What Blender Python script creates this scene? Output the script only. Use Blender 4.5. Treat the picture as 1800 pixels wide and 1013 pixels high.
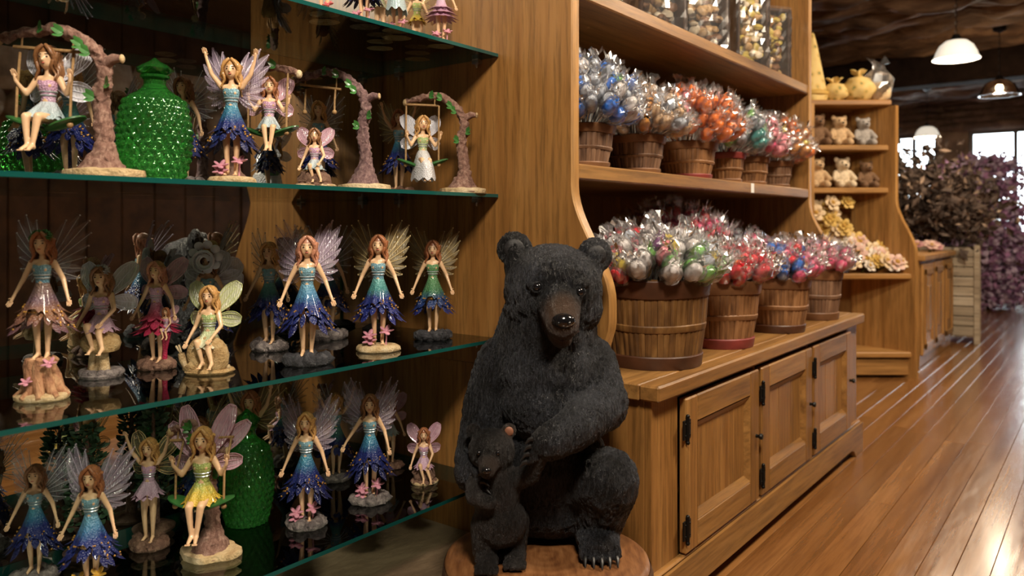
import bpy, bmesh, math, random
from mathutils import Vector, Matrix, Euler, noise, Quaternion
random.seed(11)
PI = math.pi
S = bpy.context.scene
COL = S.collection
for o in list(bpy.data.objects):
    bpy.data.objects.remove(o)

# ------------------------------------------------------------------ camera
YAW = math.radians(37.5)
FPX = 1380.0
cam_d = bpy.data.cameras.new('camera'); cam = bpy.data.objects.new('camera', cam_d); COL.objects.link(cam)
cam_d.sensor_width = 36.0; cam_d.lens = FPX / 1800 * 36.0
cam_d.shift_y = -113.5 / 1800
cam_d.clip_start = 0.05; cam_d.clip_end = 100
cam.location = (0, 0, 1.0); cam.rotation_euler = (PI / 2, 0, YAW)
cam_d.dof.use_dof = True; cam_d.dof.focus_distance = 1.85; cam_d.dof.aperture_fstop = 3.3
S.camera = cam

# ------------------------------------------------------------------ view, world, lights
S.view_settings.view_transform = 'Standard'; S.view_settings.look = 'None'
S.view_settings.gamma = 1.0; S.view_settings.use_curve_mapping = False
S.view_settings.exposure = 0.2
W = bpy.data.worlds.new('world'); S.world = W; W.use_nodes = True
bg = W.node_tree.nodes['Background']
bg.inputs[0].default_value = (0.86, 0.93, 1.0, 1); bg.inputs[1].default_value = 7.0

def area_light(name, loc, target, size, power, color):
    l = bpy.data.lights.new(name, 'AREA'); l.shape = 'DISK'; l.size = size; l.energy = power; l.color = color
    o = bpy.data.objects.new(name, l); COL.objects.link(o); o.location = loc
    o.rotation_euler = (Vector(target) - Vector(loc)).to_track_quat('-Z', 'Y').to_euler()
    return o
WARM = (1.0, 0.80, 0.58)
area_light('ceiling_lamp_case_offscreen', (0.15, 0.15, 2.72), (-1.6, 1.05, 0.9), 0.5, 74, (1.0, 0.87, 0.70))
area_light('ceiling_lamp_hutch_offscreen', (0.35, 2.5, 2.74), (-1.2, 2.7, 0.9), 0.5, 66, (1.0, 0.84, 0.64))
area_light('ceiling_lamp_aisle_offscreen', (0.3, 5.0, 2.74), (-1.3, 5.6, 0.8), 0.5, 60, (1.0, 0.82, 0.62))

# ------------------------------------------------------------------ pixel -> place helpers (1800x1013 frame)
SN, CS = math.sin(YAW), math.cos(YAW)
def on_plane(px, py, z):
    u = (px - 900) / FPX; D = (1.0 - z) * FPX / (py - 393.0)
    return (D * (-SN + u * CS), D * (CS + u * SN), D)
def on_x(px, X):
    u = (px - 900) / FPX; D = X / (-SN + u * CS)
    return (X, D * (CS + u * SN), D)

# ------------------------------------------------------------------ object helpers
def tag(o, label, cat, group=None):
    o['label'] = label; o['category'] = cat
    if group: o['group'] = group
    return o
def empty(name, loc, rz=0.0, label=None, cat=None, group=None, s=1.0, parent=None):
    o = bpy.data.objects.new(name, None); COL.objects.link(o); o.empty_display_size = 0.05
    o.location = loc; o.rotation_euler = (0, 0, rz); o.scale = (s, s, s)
    if parent: o.parent = parent
    if label: tag(o, label, cat, group)
    return o

class MB:
    def __init__(s): s.v = []; s.f = []; s.m = []; s.mi = 0
    def add(s, vs, fs):
        b = len(s.v); s.v.extend([tuple(v) for v in vs])
        for f in fs: s.f.append(tuple(i + b for i in f)); s.m.append(s.mi)
        return s
    def box(s, x0, x1, y0, y1, z0, z1, c=0.0, M=None):
        x0, x1 = min(x0, x1), max(x0, x1); y0, y1 = min(y0, y1), max(y0, y1); z0, z1 = min(z0, z1), max(z0, z1)
        if c <= 0:
            vs = [(x, y, z) for x in (x0, x1) for y in (y0, y1) for z in (z0, z1)]
            fs = [(0, 1, 3, 2), (4, 6, 7, 5), (0, 4, 5, 1), (2, 3, 7, 6), (0, 2, 6, 4), (1, 5, 7, 3)]
        else:
            c = min(c, .45 * (x1 - x0), .45 * (y1 - y0), .45 * (z1 - z0))
            vs = []; 
            def idx(i, j, k, a): return ((i * 2 + j) * 2 + k) * 3 + a
            X = (x0, x1); Y = (y0, y1); Z = (z0, z1)
            for i in (0, 1):
                for j in (0, 1):
                    for k in (0, 1):
                        sx, sy, sz = 1 - 2 * i, 1 - 2 * j, 1 - 2 * k
                        vs.append((X[i], Y[j] + sy * c, Z[k] + sz * c))
                        vs.append((X[i] + sx * c, Y[j], Z[k] + sz * c))
                        vs.append((X[i] + sx * c, Y[j] + sy * c, Z[k]))
            fs = []
            for i in (0, 1):
                q = [idx(i, 0, 0, 0), idx(i, 1, 0, 0), idx(i, 1, 1, 0), idx(i, 0, 1, 0)]; fs.append(q if i else q[::-1])
                q = [idx(0, i, 0, 1), idx(1, i, 0, 1), idx(1, i, 1, 1), idx(0, i, 1, 1)]; fs.append(q[::-1] if i else q)
                q = [idx(0, 0, i, 2), idx(1, 0, i, 2), idx(1, 1, i, 2), idx(0, 1, i, 2)]; fs.append(q if i else q[::-1])
            for a in (0, 1):
                for b in (0, 1):
                    q = [idx(a, b, 0, 0), idx(a, b, 1, 0), idx(a, b, 1, 1), idx(a, b, 0, 1)]; fs.append(q if a == b else q[::-1])
                    q = [idx(a, 0, b, 0), idx(a, 0, b, 2), idx(a, 1, b, 2), idx(a, 1, b, 0)]; fs.append(q if a == b else q[::-1])
                    q = [idx(0, a, b, 1), idx(1, a, b, 1), idx(1, a, b, 2), idx(0, a, b, 2)]; fs.append(q if a == b else q[::-1])
            for i in (0, 1):
                for j in (0, 1):
                    for k in (0, 1):
                        t = [idx(i, j, k, 0), idx(i, j, k, 1), idx(i, j, k, 2)]; fs.append(t if (i + j + k) % 2 else t[::-1])
        if M is not None: vs = [M @ Vector(v) for v in vs]
        return s.add(vs, fs)
    def tube(s, path, rad, n=8, cap=True, jit=0.0, flat=1.0):
        P = [Vector(p) for p in path]; m = len(P)
        if not hasattr(rad, '__len__'): rad = [rad] * m
        T = []
        for i in range(m):
            t = (P[min(i + 1, m - 1)] - P[max(i - 1, 0)])
            T.append(t.normalized() if t.length > 1e-9 else Vector((0, 0, 1)))
        a = Vector((1, 0, 0)) if abs(T[0].x) < .8 else Vector((0, 1, 0))
        N = (a - T[0] * a.dot(T[0])).normalized(); vs = []
        for i in range(m):
            N = (N - T[i] * N.dot(T[i])).normalized(); B = T[i].cross(N)
            for k in range(n):
                an = 2 * PI * k / n; r = rad[i] * (1 + random.uniform(-jit, jit))
                vs.append(P[i] + N * (math.cos(an) * r) + B * (math.sin(an) * r * flat))
        fs = [(i * n + k, i * n + (k + 1) % n, (i + 1) * n + (k + 1) % n, (i + 1) * n + k) for i in range(m - 1) for k in range(n)]
        if cap: fs += [tuple(range(n))[::-1], tuple((m - 1) * n + k for k in range(n))]
        return s.add(vs, fs)
    def cap(s, a, b, ra, rb, n=12, h=4):
        """tapered capsule from a to b"""
        a = Vector(a); b = Vector(b); d = (b - a); L = d.length
        t = d / L if L > 1e-9 else Vector((0, 0, 1)); path = []; rad = []
        for i in range(h + 1):
            q = (i / h) * PI / 2; path.append(a - t * (ra * math.cos(q))); rad.append(max(ra * math.sin(q), ra * .02))
        for i in range(h + 1):
            q = (i / h) * PI / 2; path.append(b + t * (rb * math.sin(q))); rad.append(max(rb * math.cos(q), rb * .02))
        return s.tube(path, rad, n)
    def ell(s, c, r, nu=16, nv=10, M=None, fn=None):
        if not hasattr(r, '__len__'): r = (r, r, r)
        c = Vector(c); vs = []
        for j in range(nv + 1):
            ph = PI * j / nv
            for i in range(nu):
                th = 2 * PI * i / nu
                p = Vector((math.sin(ph) * math.cos(th), math.sin(ph) * math.sin(th), math.cos(ph)))
                k = fn(p) if fn else 1.0
                p = Vector((p.x * r[0] * k, p.y * r[1] * k, p.z * r[2] * k))
                if M is not None: p = M @ p
                vs.append(c + p)
        fs = []
        for j in range(nv):
            for i in range(nu):
                a, b = j * nu + i, j * nu + (i + 1) % nu
                if j == 0: fs.append((a, b + nu, a + nu)[::-1] if False else (a, a + nu, b + nu))
                elif j == nv - 1: fs.append((a, a + nu, b))
                else: fs.append((a, a + nu, b + nu, b))
        return s.add(vs, fs)
    def lathe(s, prof, n=32, rf=None, c=(0, 0, 0), sx=1.0, sy=1.0, caps=False):
        vs = []; m = len(prof)
        for j, (r, z) in enumerate(prof):
            for i in range(n):
                th = 2 * PI * i / n; k, dz = rf(th, j) if rf else (1.0, 0.0)
                vs.append((c[0] + r * k * math.cos(th) * sx, c[1] + r * k * math.sin(th) * sy, c[2] + z + dz))
        fs = [(j * n + i, j * n + (i + 1) % n, (j + 1) * n + (i + 1) % n, (j + 1) * n + i) for j in range(m - 1) for i in range(n)]
        if caps: fs += [tuple(range(n))[::-1], tuple((m - 1) * n + i for i in range(n))]
        return s.add(vs, fs)
    def prism(s, pts, h, M=None):
        """polygon in local xy extruded 0..h in local z, placed by M"""
        n = len(pts); ar = sum(pts[i][0] * pts[(i + 1) % n][1] - pts[(i + 1) % n][0] * pts[i][1] for i in range(n))
        if ar < 0: pts = pts[::-1]
        vs = [Vector((x, y, 0)) for x, y in pts] + [Vector((x, y, h)) for x, y in pts]
        if M is not None: vs = [M @ v for v in vs]
        fs = [tuple(range(n))[::-1], tuple(range(n, 2 * n))] + [(i, (i + 1) % n, n + (i + 1) % n, n + i) for i in range(n)]
        return s.add(vs, fs)
    def grid(s, fn, nu, nv, closed=False):
        vs = [fn(i / (nu if closed else nu - 1), j / (nv - 1)) for j in range(nv) for i in range(nu)]
        fs = [(j * nu + i, j * nu + (i + 1) % nu, (j + 1) * nu + (i + 1) % nu, (j + 1) * nu + i)
              for j in range(nv - 1) for i in range(nu if closed else nu - 1)]
        return s.add(vs, fs)
    def xform(s, M):
        s.v = [tuple(M @ Vector(v)) for v in s.v]; return s
    def join(s, o, M=None):
        mi = s.mi; b = len(s.v); s.v.extend([tuple(M @ Vector(v)) for v in o.v] if M is not None else o.v)
        for f, m in zip(o.f, o.m): s.f.append(tuple(i + b for i in f)); s.m.append(m)
        return s
    def mesh(s, name, mats, smooth=True, ang=45):
        me = bpy.data.meshes.new(name); me.from_pydata(s.v, [], s.f)
        for m in (mats if isinstance(mats, (list, tuple)) else [mats]): me.materials.append(m)
        me.polygons.foreach_set('material_index', s.m)
        if smooth:
            me.polygons.foreach_set('use_smooth', [True] * len(me.polygons))
            me.set_sharp_from_angle(angle=math.radians(ang))
        me.update(); return me
    def build(s, name, mats, parent=None, smooth=True, ang=45):
        return link(name, s.mesh(name, mats, smooth, ang), parent)

def link(name, me, parent=None, mat=None):
    o = bpy.data.objects.new(name, me); COL.objects.link(o)
    if parent: o.parent = parent
    if mat is not None and len(me.materials) and me.materials[0] is not mat:
        o.material_slots[0].link = 'OBJECT'; o.material_slots[0].material = mat
    return o
def struct(o): o['kind'] = 'structure'; return o

def remesh(mb, name, mat, voxel, smooth=6, fac=.5):
    """one continuous skin over overlapping shapes"""
    me = mb.mesh(name + '_src', mat, True)
    o = bpy.data.objects.new(name + '_src', me); COL.objects.link(o)
    r = o.modifiers.new('r', 'REMESH'); r.mode = 'VOXEL'; r.voxel_size = voxel; r.use_smooth_shade = True
    if smooth:
        q = o.modifiers.new('s', 'SMOOTH'); q.iterations = smooth; q.factor = fac
    dg = bpy.context.evaluated_depsgraph_get()
    out = bpy.data.meshes.new_from_object(o.evaluated_get(dg))
    bpy.data.objects.remove(o); bpy.data.meshes.remove(me)
    out.name = name
    if not len(out.materials): out.materials.append(mat)
    out.polygons.foreach_set('use_smooth', [True] * len(out.polygons))
    return out

# ------------------------------------------------------------------ materials
class NT:
    def __init__(s, name):
        s.mat = bpy.data.materials.new(name); s.mat.use_nodes = True; s.t = s.mat.node_tree
        s.p = s.t.nodes['Principled BSDF']; s.out = s.t.nodes['Material Output']
    def n(s, typ, ins=None, **kw):
        nd = s.t.nodes.new(typ)
        for k, v in kw.items(): setattr(nd, k, v)
        for k, v in (ins or {}).items():
            if isinstance(v, bpy.types.NodeSocket): s.t.links.new(v, nd.inputs[k])
            else: nd.inputs[k].default_value = v
        return nd
    def set(s, **kw):
        for k, v in kw.items():
            k = k.replace('_', ' ')
            if isinstance(v, bpy.types.NodeSocket): s.t.links.new(v, s.p.inputs[k])
            else: s.p.inputs[k].default_value = v
        return s
    def coord(s, which='Object', rnd=0.0, scale=(1, 1, 1)):
        tc = s.n('ShaderNodeTexCoord'); v = tc.outputs[which]
        if rnd:
            oi = s.n('ShaderNodeObjectInfo')
            mm = s.n('ShaderNodeMath', {0: oi.outputs['Random'], 1: rnd}, operation='MULTIPLY')
            v = s.n('ShaderNodeVectorMath', {0: v, 1: mm.outputs[0]}, operation='ADD').outputs[0]
        if scale != (1, 1, 1): v = s.n('ShaderNodeMapping', {'Vector': v, 'Scale': scale}).outputs[0]
        return v
    def noise(s, vec, scale, detail=4, rough=.55, dist=0.0):
        return s.n('ShaderNodeTexNoise', {'Vector': vec, 'Scale': scale, 'Detail': detail, 'Roughness': rough, 'Distortion': dist}).outputs['Fac']
    def ramp(s, fac, stops):
        r = s.n('ShaderNodeValToRGB', {'Fac': fac}); e = r.color_ramp.elements
        while len(e) < len(stops): e.new(.5)
        for el, (p, c) in zip(e, stops): el.position = p; el.color = (*c, 1) if len(c) == 3 else c
        return r.outputs['Color']
    def mix(s, fac, a, b, mode='MIX'):
        nd = s.n('ShaderNodeMix', data_type='RGBA', blend_type=mode)
        for k, v in ((0, fac), (6, a), (7, b)):
            if isinstance(v, bpy.types.NodeSocket): s.t.links.new(v, nd.inputs[k])
            else: nd.inputs[k].default_value = v if k == 0 else (*v, 1)
        return nd.outputs[2]
    def bump(s, h, strength=.3, dist=.01):
        b = s.n('ShaderNodeBump', {'Height': h, 'Strength': strength, 'Distance': dist}); s.t.links.new(b.outputs[0], s.p.inputs['Normal']); return s

def wood(name, dark, mid, light, axis='z', sc=1.0, rough=.42, coat=.15, vary=.15, pores=.5):
    t = NT(name); st = {'x': (.06, 1, 1), 'y': (1, .06, 1), 'z': (1, 1, .06)}[axis]
    v = t.coord('Object', 7.3, st)
    big = t.noise(v, 5.5 * sc, 5, .6, 1.2); fine = t.noise(v, 60 * sc, 4, .7, .2); ring = t.noise(v, 17 * sc, 3, .6, .8)
    mm = t.n('ShaderNodeMath', {0: big, 1: ring}, operation='ADD'); m2 = t.n('ShaderNodeMath', {0: mm.outputs[0], 1: .5}, operation='MULTIPLY')
    c = t.ramp(m2.outputs[0], [(.33, dark), (.5, mid), (.66, light)])
    p = t.ramp(fine, [(.36, (1 - pores,) * 3), (.55, (1, 1, 1))])
    c = t.mix(.75, c, p, 'MULTIPLY')
    oi = t.n('ShaderNodeObjectInfo'); k = t.n('ShaderNodeMapRange', {0: oi.outputs['Random'], 3: 1 - vary, 4: 1 + vary})
    c = t.n('ShaderNodeVectorMath', {0: c, 'Scale': k.outputs[0]}, operation='SCALE').outputs[0]
    t.set(Base_Color=c, Roughness=rough, Coat_Weight=coat, Coat_Roughness=.25)
    t.bump(fine, .12, .002); return t.mat
def plain(name, col, rough=.5, metal=0.0, var=0.0, sc=20, bump=0.0, coat=0.0, spec=.5):
    t = NT(name)
    if var or bump:
        v = t.coord('Object'); nz = t.noise(v, sc, 4)
        if var:
            c = t.ramp(nz, [(.3, tuple(x * (1 - var) for x in col)), (.7, tuple(min(1, x * (1 + var)) for x in col))]); t.set(Base_Color=c)
        else: t.set(Base_Color=(*col, 1))
        if bump: t.bump(nz, bump, .004)
    else: t.set(Base_Color=(*col, 1))
    t.set(Roughness=rough, Metallic=metal, Coat_Weight=coat, Specular_IOR_Level=spec)
    return t.mat

OAK_V = wood('oak_vertical', (.19, .080, .019), (.285, .132, .034), (.355, .178, .050), 'z', 1.5)
OAK_Y = wood('oak_lengthwise', (.17, .072, .019), (.30, .145, .040), (.41, .215, .066), 'y', 1.0)
OAK_X = wood('oak_crosswise', (.17, .072, .019), (.30, .145, .040), (.41, .215, .066), 'x', 1.0)
PINE = wood('pine_display', (.28, .13, .035), (.42, .21, .06), (.55, .30, .10), 'z', 1.0)
PINE_X = wood('pine_display_cross', (.28, .13, .035), (.42, .21, .06), (.55, .30, .10), 'x', 1.0)

def thin_clear(name, tint, rough=.03, refl=1.0, ior=1.45, add=0.0):
    """thin clear sheet: passes light, mirrors by fresnel"""
    t = NT(name); t.t.nodes.remove(t.p)
    tr = t.n('ShaderNodeBsdfTransparent', {'Color': (*tint, 1)}); gl = t.n('ShaderNodeBsdfGlossy', {'Color': (1, 1, 1, 1), 'Roughness': rough})
    fr = t.n('ShaderNodeFresnel', {'IOR': ior}); k = t.n('ShaderNodeMath', {0: fr.outputs[0], 1: refl, 2: add}, operation='MULTIPLY_ADD', use_clamp=True)
    mx = t.n('ShaderNodeMixShader', {0: k.outputs[0], 1: tr.outputs[0], 2: gl.outputs[0]})
    t.t.links.new(mx.outputs[0], t.out.inputs[0])
    return t.mat
GLASS = thin_clear('shelf_glass', (.86, .93, .90), .02, 1.0, 1.5)
PANE = thin_clear('window_glass', (.95, .97, .97), .02, 1.0, 1.45)
def cello(name):
    t = NT(name); t.t.nodes.remove(t.p)
    tr = t.n('ShaderNodeBsdfTransparent', {'Color': (.97, .97, .98, 1)}); gl = t.n('ShaderNodeBsdfGlossy', {'Color': (1, 1, 1, 1), 'Roughness': .17})
    df = t.n('ShaderNodeBsdfTranslucent', {'Color': (.9, .9, .92, 1)}); d2 = t.n('ShaderNodeBsdfDiffuse', {'Color': (.9, .9, .92, 1)}); dm = t.n('ShaderNodeMixShader', {0: .5, 1: df.outputs[0], 2: d2.outputs[0]})
    m1 = t.n('ShaderNodeMixShader', {0: .065, 1: tr.outputs[0], 2: dm.outputs[0]})
    fr = t.n('ShaderNodeFresnel', {'IOR': 1.5}); k = t.n('ShaderNodeMath', {0: fr.outputs[0], 1: .9, 2: .05}, operation='MULTIPLY_ADD', use_clamp=True)
    mx = t.n('ShaderNodeMixShader', {0: k.outputs[0], 1: m1.outputs[0], 2: gl.outputs[0]}); t.t.links.new(mx.outputs[0], t.out.inputs[0]); return t.mat
CELLO = cello('cellophane')
GLASS_EDGE = plain('glass_edge_teal', (.006, .075, .066), .12, coat=.5)
BLACK_IRON = plain('black_iron', (.012, .011, .010), .4, .6)
STEEL = plain('clip_steel', (.5, .5, .5), .3, 1.0)
# ================================================================== the room
CEIL = 2.90; XL, XR, YB, YF = -5.6, 3.4, -2.6, 13.6
WALLX = -1.82           # wall behind the display case and the hutch
def floor_mat():
    t = NT('floor_boards'); v = t.coord('Object', 9.1, (1, .05, 1))
    a = t.noise(v, 7, 5, .6, 1.0); b = t.noise(v, 70, 3, .7)
    c = t.ramp(a, [(.3, (.17, .066, .018)), (.5, (.26, .112, .033)), (.7, (.34, .158, .050))])
    c = t.mix(.55, c, t.ramp(b, [(.35, (.55, .5, .45)), (.6, (1, 1, 1))]), 'MULTIPLY')
    oi = t.n('ShaderNodeObjectInfo'); k = t.n('ShaderNodeMapRange', {0: oi.outputs['Random'], 3: .86, 4: 1.12})
    c = t.n('ShaderNodeVectorMath', {0: c, 'Scale': k.outputs[0]}, operation='SCALE').outputs[0]
    w = t.noise(t.coord('Object', 3.0, (1, .22, 1)), 14, 2, .5)
    r = t.n('ShaderNodeMapRange', {0: a, 3: .17, 4: .32})
    t.set(Base_Color=c, Roughness=r.outputs[0], Coat_Weight=.45, Coat_Roughness=.16)
    t.bump(w, .22, .012); return t.mat
FLOORM = floor_mat()
SUB = plain('subfloor_wood', (.17, .072, .022), .6, var=.2)
fl = struct(MB().box(XL, XR, YB, YF, -.12, -.018).build('floor', SUB))
def planks():
    bw = .085; i = 0; x = -3.0; meshes = {}
    for ln in (2.4, 3.3, 4.1): meshes[ln] = MB().box(.0004, bw - .0004, .0005, ln - .0005, -.018, 0, .0012).mesh('floor_board', FLOORM, True, 20)
    n = 0
    while x < 1.6:
        y = -1.6 + random.uniform(-1.2, 0)
        while y < 10.5:
            ln = random.choice((2.4, 3.3, 4.1))
            if n < 298:
                o = link('floor_board', meshes[ln], fl); o.location = (x, y, random.uniform(-.0006, .0006)); n += 1
            y += ln
        x += bw
    m = MB()
    for (a, b, c, d) in ((XL, -3.0, YB, YF), (x, XR, YB, YF), (-3.0, x, 12.2, YF)):
        xx = a
        while xx < b - .01:
            m.box(xx + .001, min(xx + .17, b) - .001, c, d, -.018, -.001); xx += .17
    o = m.build('floor_boards_far', FLOORM, fl, False); o['kind'] = 'stuff'
planks()

def rock_mat(name, cols, sc=6.0, axis=(1, 1, 1)):
    t = NT(name); v = t.coord('Object', 5.0, axis)
    a = t.noise(v, sc, 6, .65, .6); b = t.noise(v, sc * 5, 4, .6)
    c = t.ramp(a, [(.28, cols[0]), (.48, cols[1]), (.72, cols[2])])
    t.set(Base_Color=c, Roughness=.75); t.bump(b, .5, .02); return t.mat
CEILM = rock_mat('rough_hewn_ceiling', ((.028, .015, .009), (.12, .065, .034), (.32, .20, .115)), 4.5, (.4, 1.3, 1))
WALLM = rock_mat('rough_brown_wall', ((.04, .022, .013), (.13, .070, .036), (.26, .16, .09)), 3.0)
ce = struct(MB().box(XL, XR, YB, YF, CEIL + .03, CEIL + .2).build('ceiling', CEILM))
def slabs():
    y = YB; n = 0
    while y < YF - .05:
        w = random.uniform(.26, .46); w = min(w, YF - y); ph = random.uniform(0, 90); dz = random.uniform(-.02, .03)
        def fn(u, v, y=y, w=w, ph=ph, dz=dz):
            X = XL + (XR - XL) * u; e = math.sin(PI * min(max(v, 0), 1))
            z = CEIL - .015 + dz - .055 * e + .085 * noise.noise(Vector((X * 1.9 + ph, (y + w * v) * 4.5, ph))) * (.35 + e) + .05 * noise.noise(Vector((X * 5 + ph, (y + w * v) * 13, 2)))
            yy = y + w * v + (.02 * noise.noise(Vector((X * 1.3, ph, v * 3))))
            return (X, yy, z if 0 < v < 1 else CEIL + .05)
        m = MB(); m.grid(fn, 130, 11); m.f = [f[::-1] for f in m.f]
        m.build('ceiling_slab', CEILM, ce, True, 60); y += w; n += 1
slabs()
# far beam and walls
bm = struct(MB().box(XL, XR, 9.45, 9.75, 2.50, 2.90, .02).build('trim_1', plain('beam_dark', (.016, .009, .006), .9, var=.4, sc=9, spec=.1)))
struct(MB().box(XL, XL + .12, YB, YF, 0, CEIL + .1).build('wall_far_left', WALLM))
wr = struct(MB().box(XR - .04, XR + .1, YB, YF, 0, CEIL + .1).build('wall_right', WALLM))
brd = plain('wall_board_brown', (.12, .055, .022), .55, var=.45, sc=7)
for i in range(44):
    y = YB + .3 * i
    if y + .3 > 10.6: break
    m = MB().box(XR - .07 + random.uniform(-.01, .01), XR - .04, y + .004, y + .296, .0, 1.75, .006)
    m.build('wall_board', brd, wr, False)
struct(MB().box(XL, XR, YB - .1, YB, 0, CEIL + .1).build('wall_back', WALLM))
# the short wall that carries mirror and hutch
struct(MB().box(WALLX - .14, WALLX, YB, 3.76, 0, CEIL + .05).build('wall_left', OAK_V))
# far wall with windows
STONEM = rock_mat('stone_lightened_for_mirror', ((.14, .12, .095), (.36, .31, .25), (.58, .53, .45)), 5.0)  # stone colour lightened so the unseen right wall brightens the mirror's reflection
for i in range(90):
    q = i % 30; z = 1.93 + .36 * (i // 30); y = YB + .25 + .42 * q + .2 * (i // 30)
    if y > 10.2: continue
    o_ = Vector((i * 2.7, 0, 0)); MB().ell((XR - .05, y, z), (.10, .215, .21), 14, 9, fn=lambda p: 1 + .22 * noise.noise(p * 1.8 + o_)).build('wall_stone', STONEM, wr, True, 60)
WIN = [(-3.75, -3.05), (-2.85, -2.15), (-1.75, -.55), (-.3, .9)]
wf = MB(); edges = [XL] + [e for w in WIN for e in w] + [XR]
for a, b in zip(edges[0::2], edges[1::2]): wf.box(a, b, YF, YF + .15, 0, CEIL + .1)
for a, b in WIN: wf.box(a, b, YF, YF + .15, 0, .75); wf.box(a, b, YF, YF + .15, 2.40, CEIL + .1)
far = struct(wf.build('wall_far', WALLM))
for i in range(26):   # rough slabs above the windows
    z = 2.47 + .10 * (i % 5); x = XL + .3 + (i // 5) * 1.5 + random.uniform(0, .3)
    m = MB().ell((x + .7, YF - .0, z), (.78, .10, .085), 18, 8, fn=lambda p: 1 + .22 * noise.noise(p * 2.3 + Vector((x, z, 0))))
    m.build('wall_slab', WALLM, far, True, 60)
WF = plain('window_frame_brown', (.05, .024, .012), .5)
for i, (a, b) in enumerate(WIN):
    m = MB()
    for s, e in ((a, a + .06), (b - .06, b), ((a + b) / 2 - .025, (a + b) / 2 + .025)): m.box(s, e, YF + .02, YF + .09, .75, 2.40, .006)
    for s, e in ((.75, .81), (2.34, 2.40), (1.55, 1.59)): m.box(a, b, YF + .025, YF + .085, s, e, .006)
    w = struct(m.build('window_%d' % (i + 1), WF))
    for q in range(2):
        for r in range(2):
            xa = (a + .06, (a + b) / 2 + .025)[q]; xb = ((a + b) / 2 - .025, b - .06)[q]; za = (.81, 1.59)[r]; zb = (1.55, 2.34)[r]
            MB().box(xa - .005, xb + .005, YF + .05, YF + .056, za - .005, zb + .005).build('pane', PANE, w, False)

# ================================================================== display case: plinth, mirror, glass shelves
PANY = 1.70             # face of the hutch side panel
CASE_Y0 = -.35; GX = -1.35
slab_m = rock_mat('marbled_brown_slab', ((.055, .036, .020), (.15, .10, .055), (.28, .20, .12)), 5.0, (1, .5, 1))
pl = empty('case_plinth', (-1.55, .6, 0), 0, 'low marbled brown plinth beneath the glass fairy shelves', 'plinth')
MB().box(WALLX + 1.551, .25, CASE_Y0 - .6, PANY - .601, 0, .095, .004).build('plinth_body', OAK_V, pl, True, 20)
MB().box(WALLX + 1.551, .275, CASE_Y0 - .6, PANY - .601, .095, .123, .005).build('plinth_top', slab_m, pl, True, 20)
mir_t = NT('mirror_silver'); mir_t.set(Base_Color=(.72, .75, .72, 1), Metallic=1.0, Roughness=.012)
MIRROR = mir_t.mat
mi = MB(); mi.box(WALLX, WALLX + .008, CASE_Y0, PANY - .004, .123, 2.60)
tag(mi.build('wall_mirror', MIRROR, None, False), 'tall mirror on the wall behind the glass fairy shelves', 'mirror')
SHZ = (.295, .683, 1.081, 1.469)
SHL = ('lowest glass shelf with a yellow-skirted swing fairy and green bottle on it',
       'second glass shelf from the plinth, holding the winged fairies around a snail',
       'third glass shelf from the plinth, holding the bark swing trees',
       'topmost glass shelf with figurines crowded at its end by the oak panel')
for z, lb in zip(SHZ, SHL):
    r = empty('glass_shelf', (0, 0, z), 0, lb, 'shelf', 'glass shelves of the fairy case')
    m = MB(); x0, x1, y0, y1, t = WALLX + .009, GX, CASE_Y0, PANY - .003, .009
    m.mi = 0; m.add([(x0, y0, 0), (x1, y0, 0), (x1, y1, 0), (x0, y1, 0)], [(0, 1, 2, 3)]); m.add([(x0, y0, -t), (x1, y0, -t), (x1, y1, -t), (x0, y1, -t)], [(3, 2, 1, 0)])
    m.mi = 1
    for (a, b) in (((x0, y0), (x1, y0)), ((x1, y0), (x1, y1)), ((x1, y1), (x0, y1)), ((x0, y1), (x0, y0))):
        m.add([(*a, -t), (*b, -t), (*b, 0), (*a, 0)], [(0, 1, 2, 3)])
    m.build('glass_pane', [GLASS, GLASS_EDGE], r, False)
    for xx in (GX - .07, WALLX + .09):
        c = MB(); c.box(xx - .012, xx + .012, PANY - .022, PANY - .001, -.022, -.009, .002); c.cap((xx, PANY - .012, -.02), (xx, PANY - .012, -.03), .005, .003, 8, 3)
        c.build('shelf_clip', STEEL, r)

# ================================================================== base cabinet, countertop, hutch
CX = -.90; CY0, CY1 = 1.735, 3.66; CTZ = .605
cb = empty('base_cabinet', (-1.3, CY0, 0), 0, 'long oak base cabinet with three panelled doors and black hinges', 'cabinet')
def P(mb, name, mat, par, ang=30):   # part given in world coordinates under a parent empty at parent's location
    L = par.matrix_basis.inverted(); mb.xform(L); return mb.build(name, mat, par, True, ang)
P(MB().box(WALLX, CX - .02, CY0, CY0 + .022, .0, .565, .002), 'side_panel', OAK_V, cb)
P(MB().box(WALLX, CX - .02, CY1 - .022, CY1, .0, .565, .002), 'side_panel', OAK_V, cb)
P(MB().box(WALLX, CX - .02, CY0 + .022, CY1 - .022, .10, .12), 'bottom_board', OAK_Y, cb)
P(MB().box(WALLX, WALLX + .012, CY0 + .022, CY1 - .022, .12, .565), 'back_board', OAK_V, cb)
DOORS = [(1.885, 2.41), (2.435, 2.95), (2.975, 3.49)]
st = [(CY0, 1.88)] + [(DOORS[0][1] + .004, DOORS[1][0] - .004), (DOORS[1][1] + .004, DOORS[2][0] - .004)] + [(DOORS[2][1] + .005, CY1)]
for a, b in st: P(MB().box(CX - .02, CX, a, b, .12, .565, .002), 'stile', OAK_V, cb)
P(MB().box(CX - .02, CX - .001, CY0 + .1, CY1 - .1, .548, .565, .001), 'top_rail', OAK_Y, cb)
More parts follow.
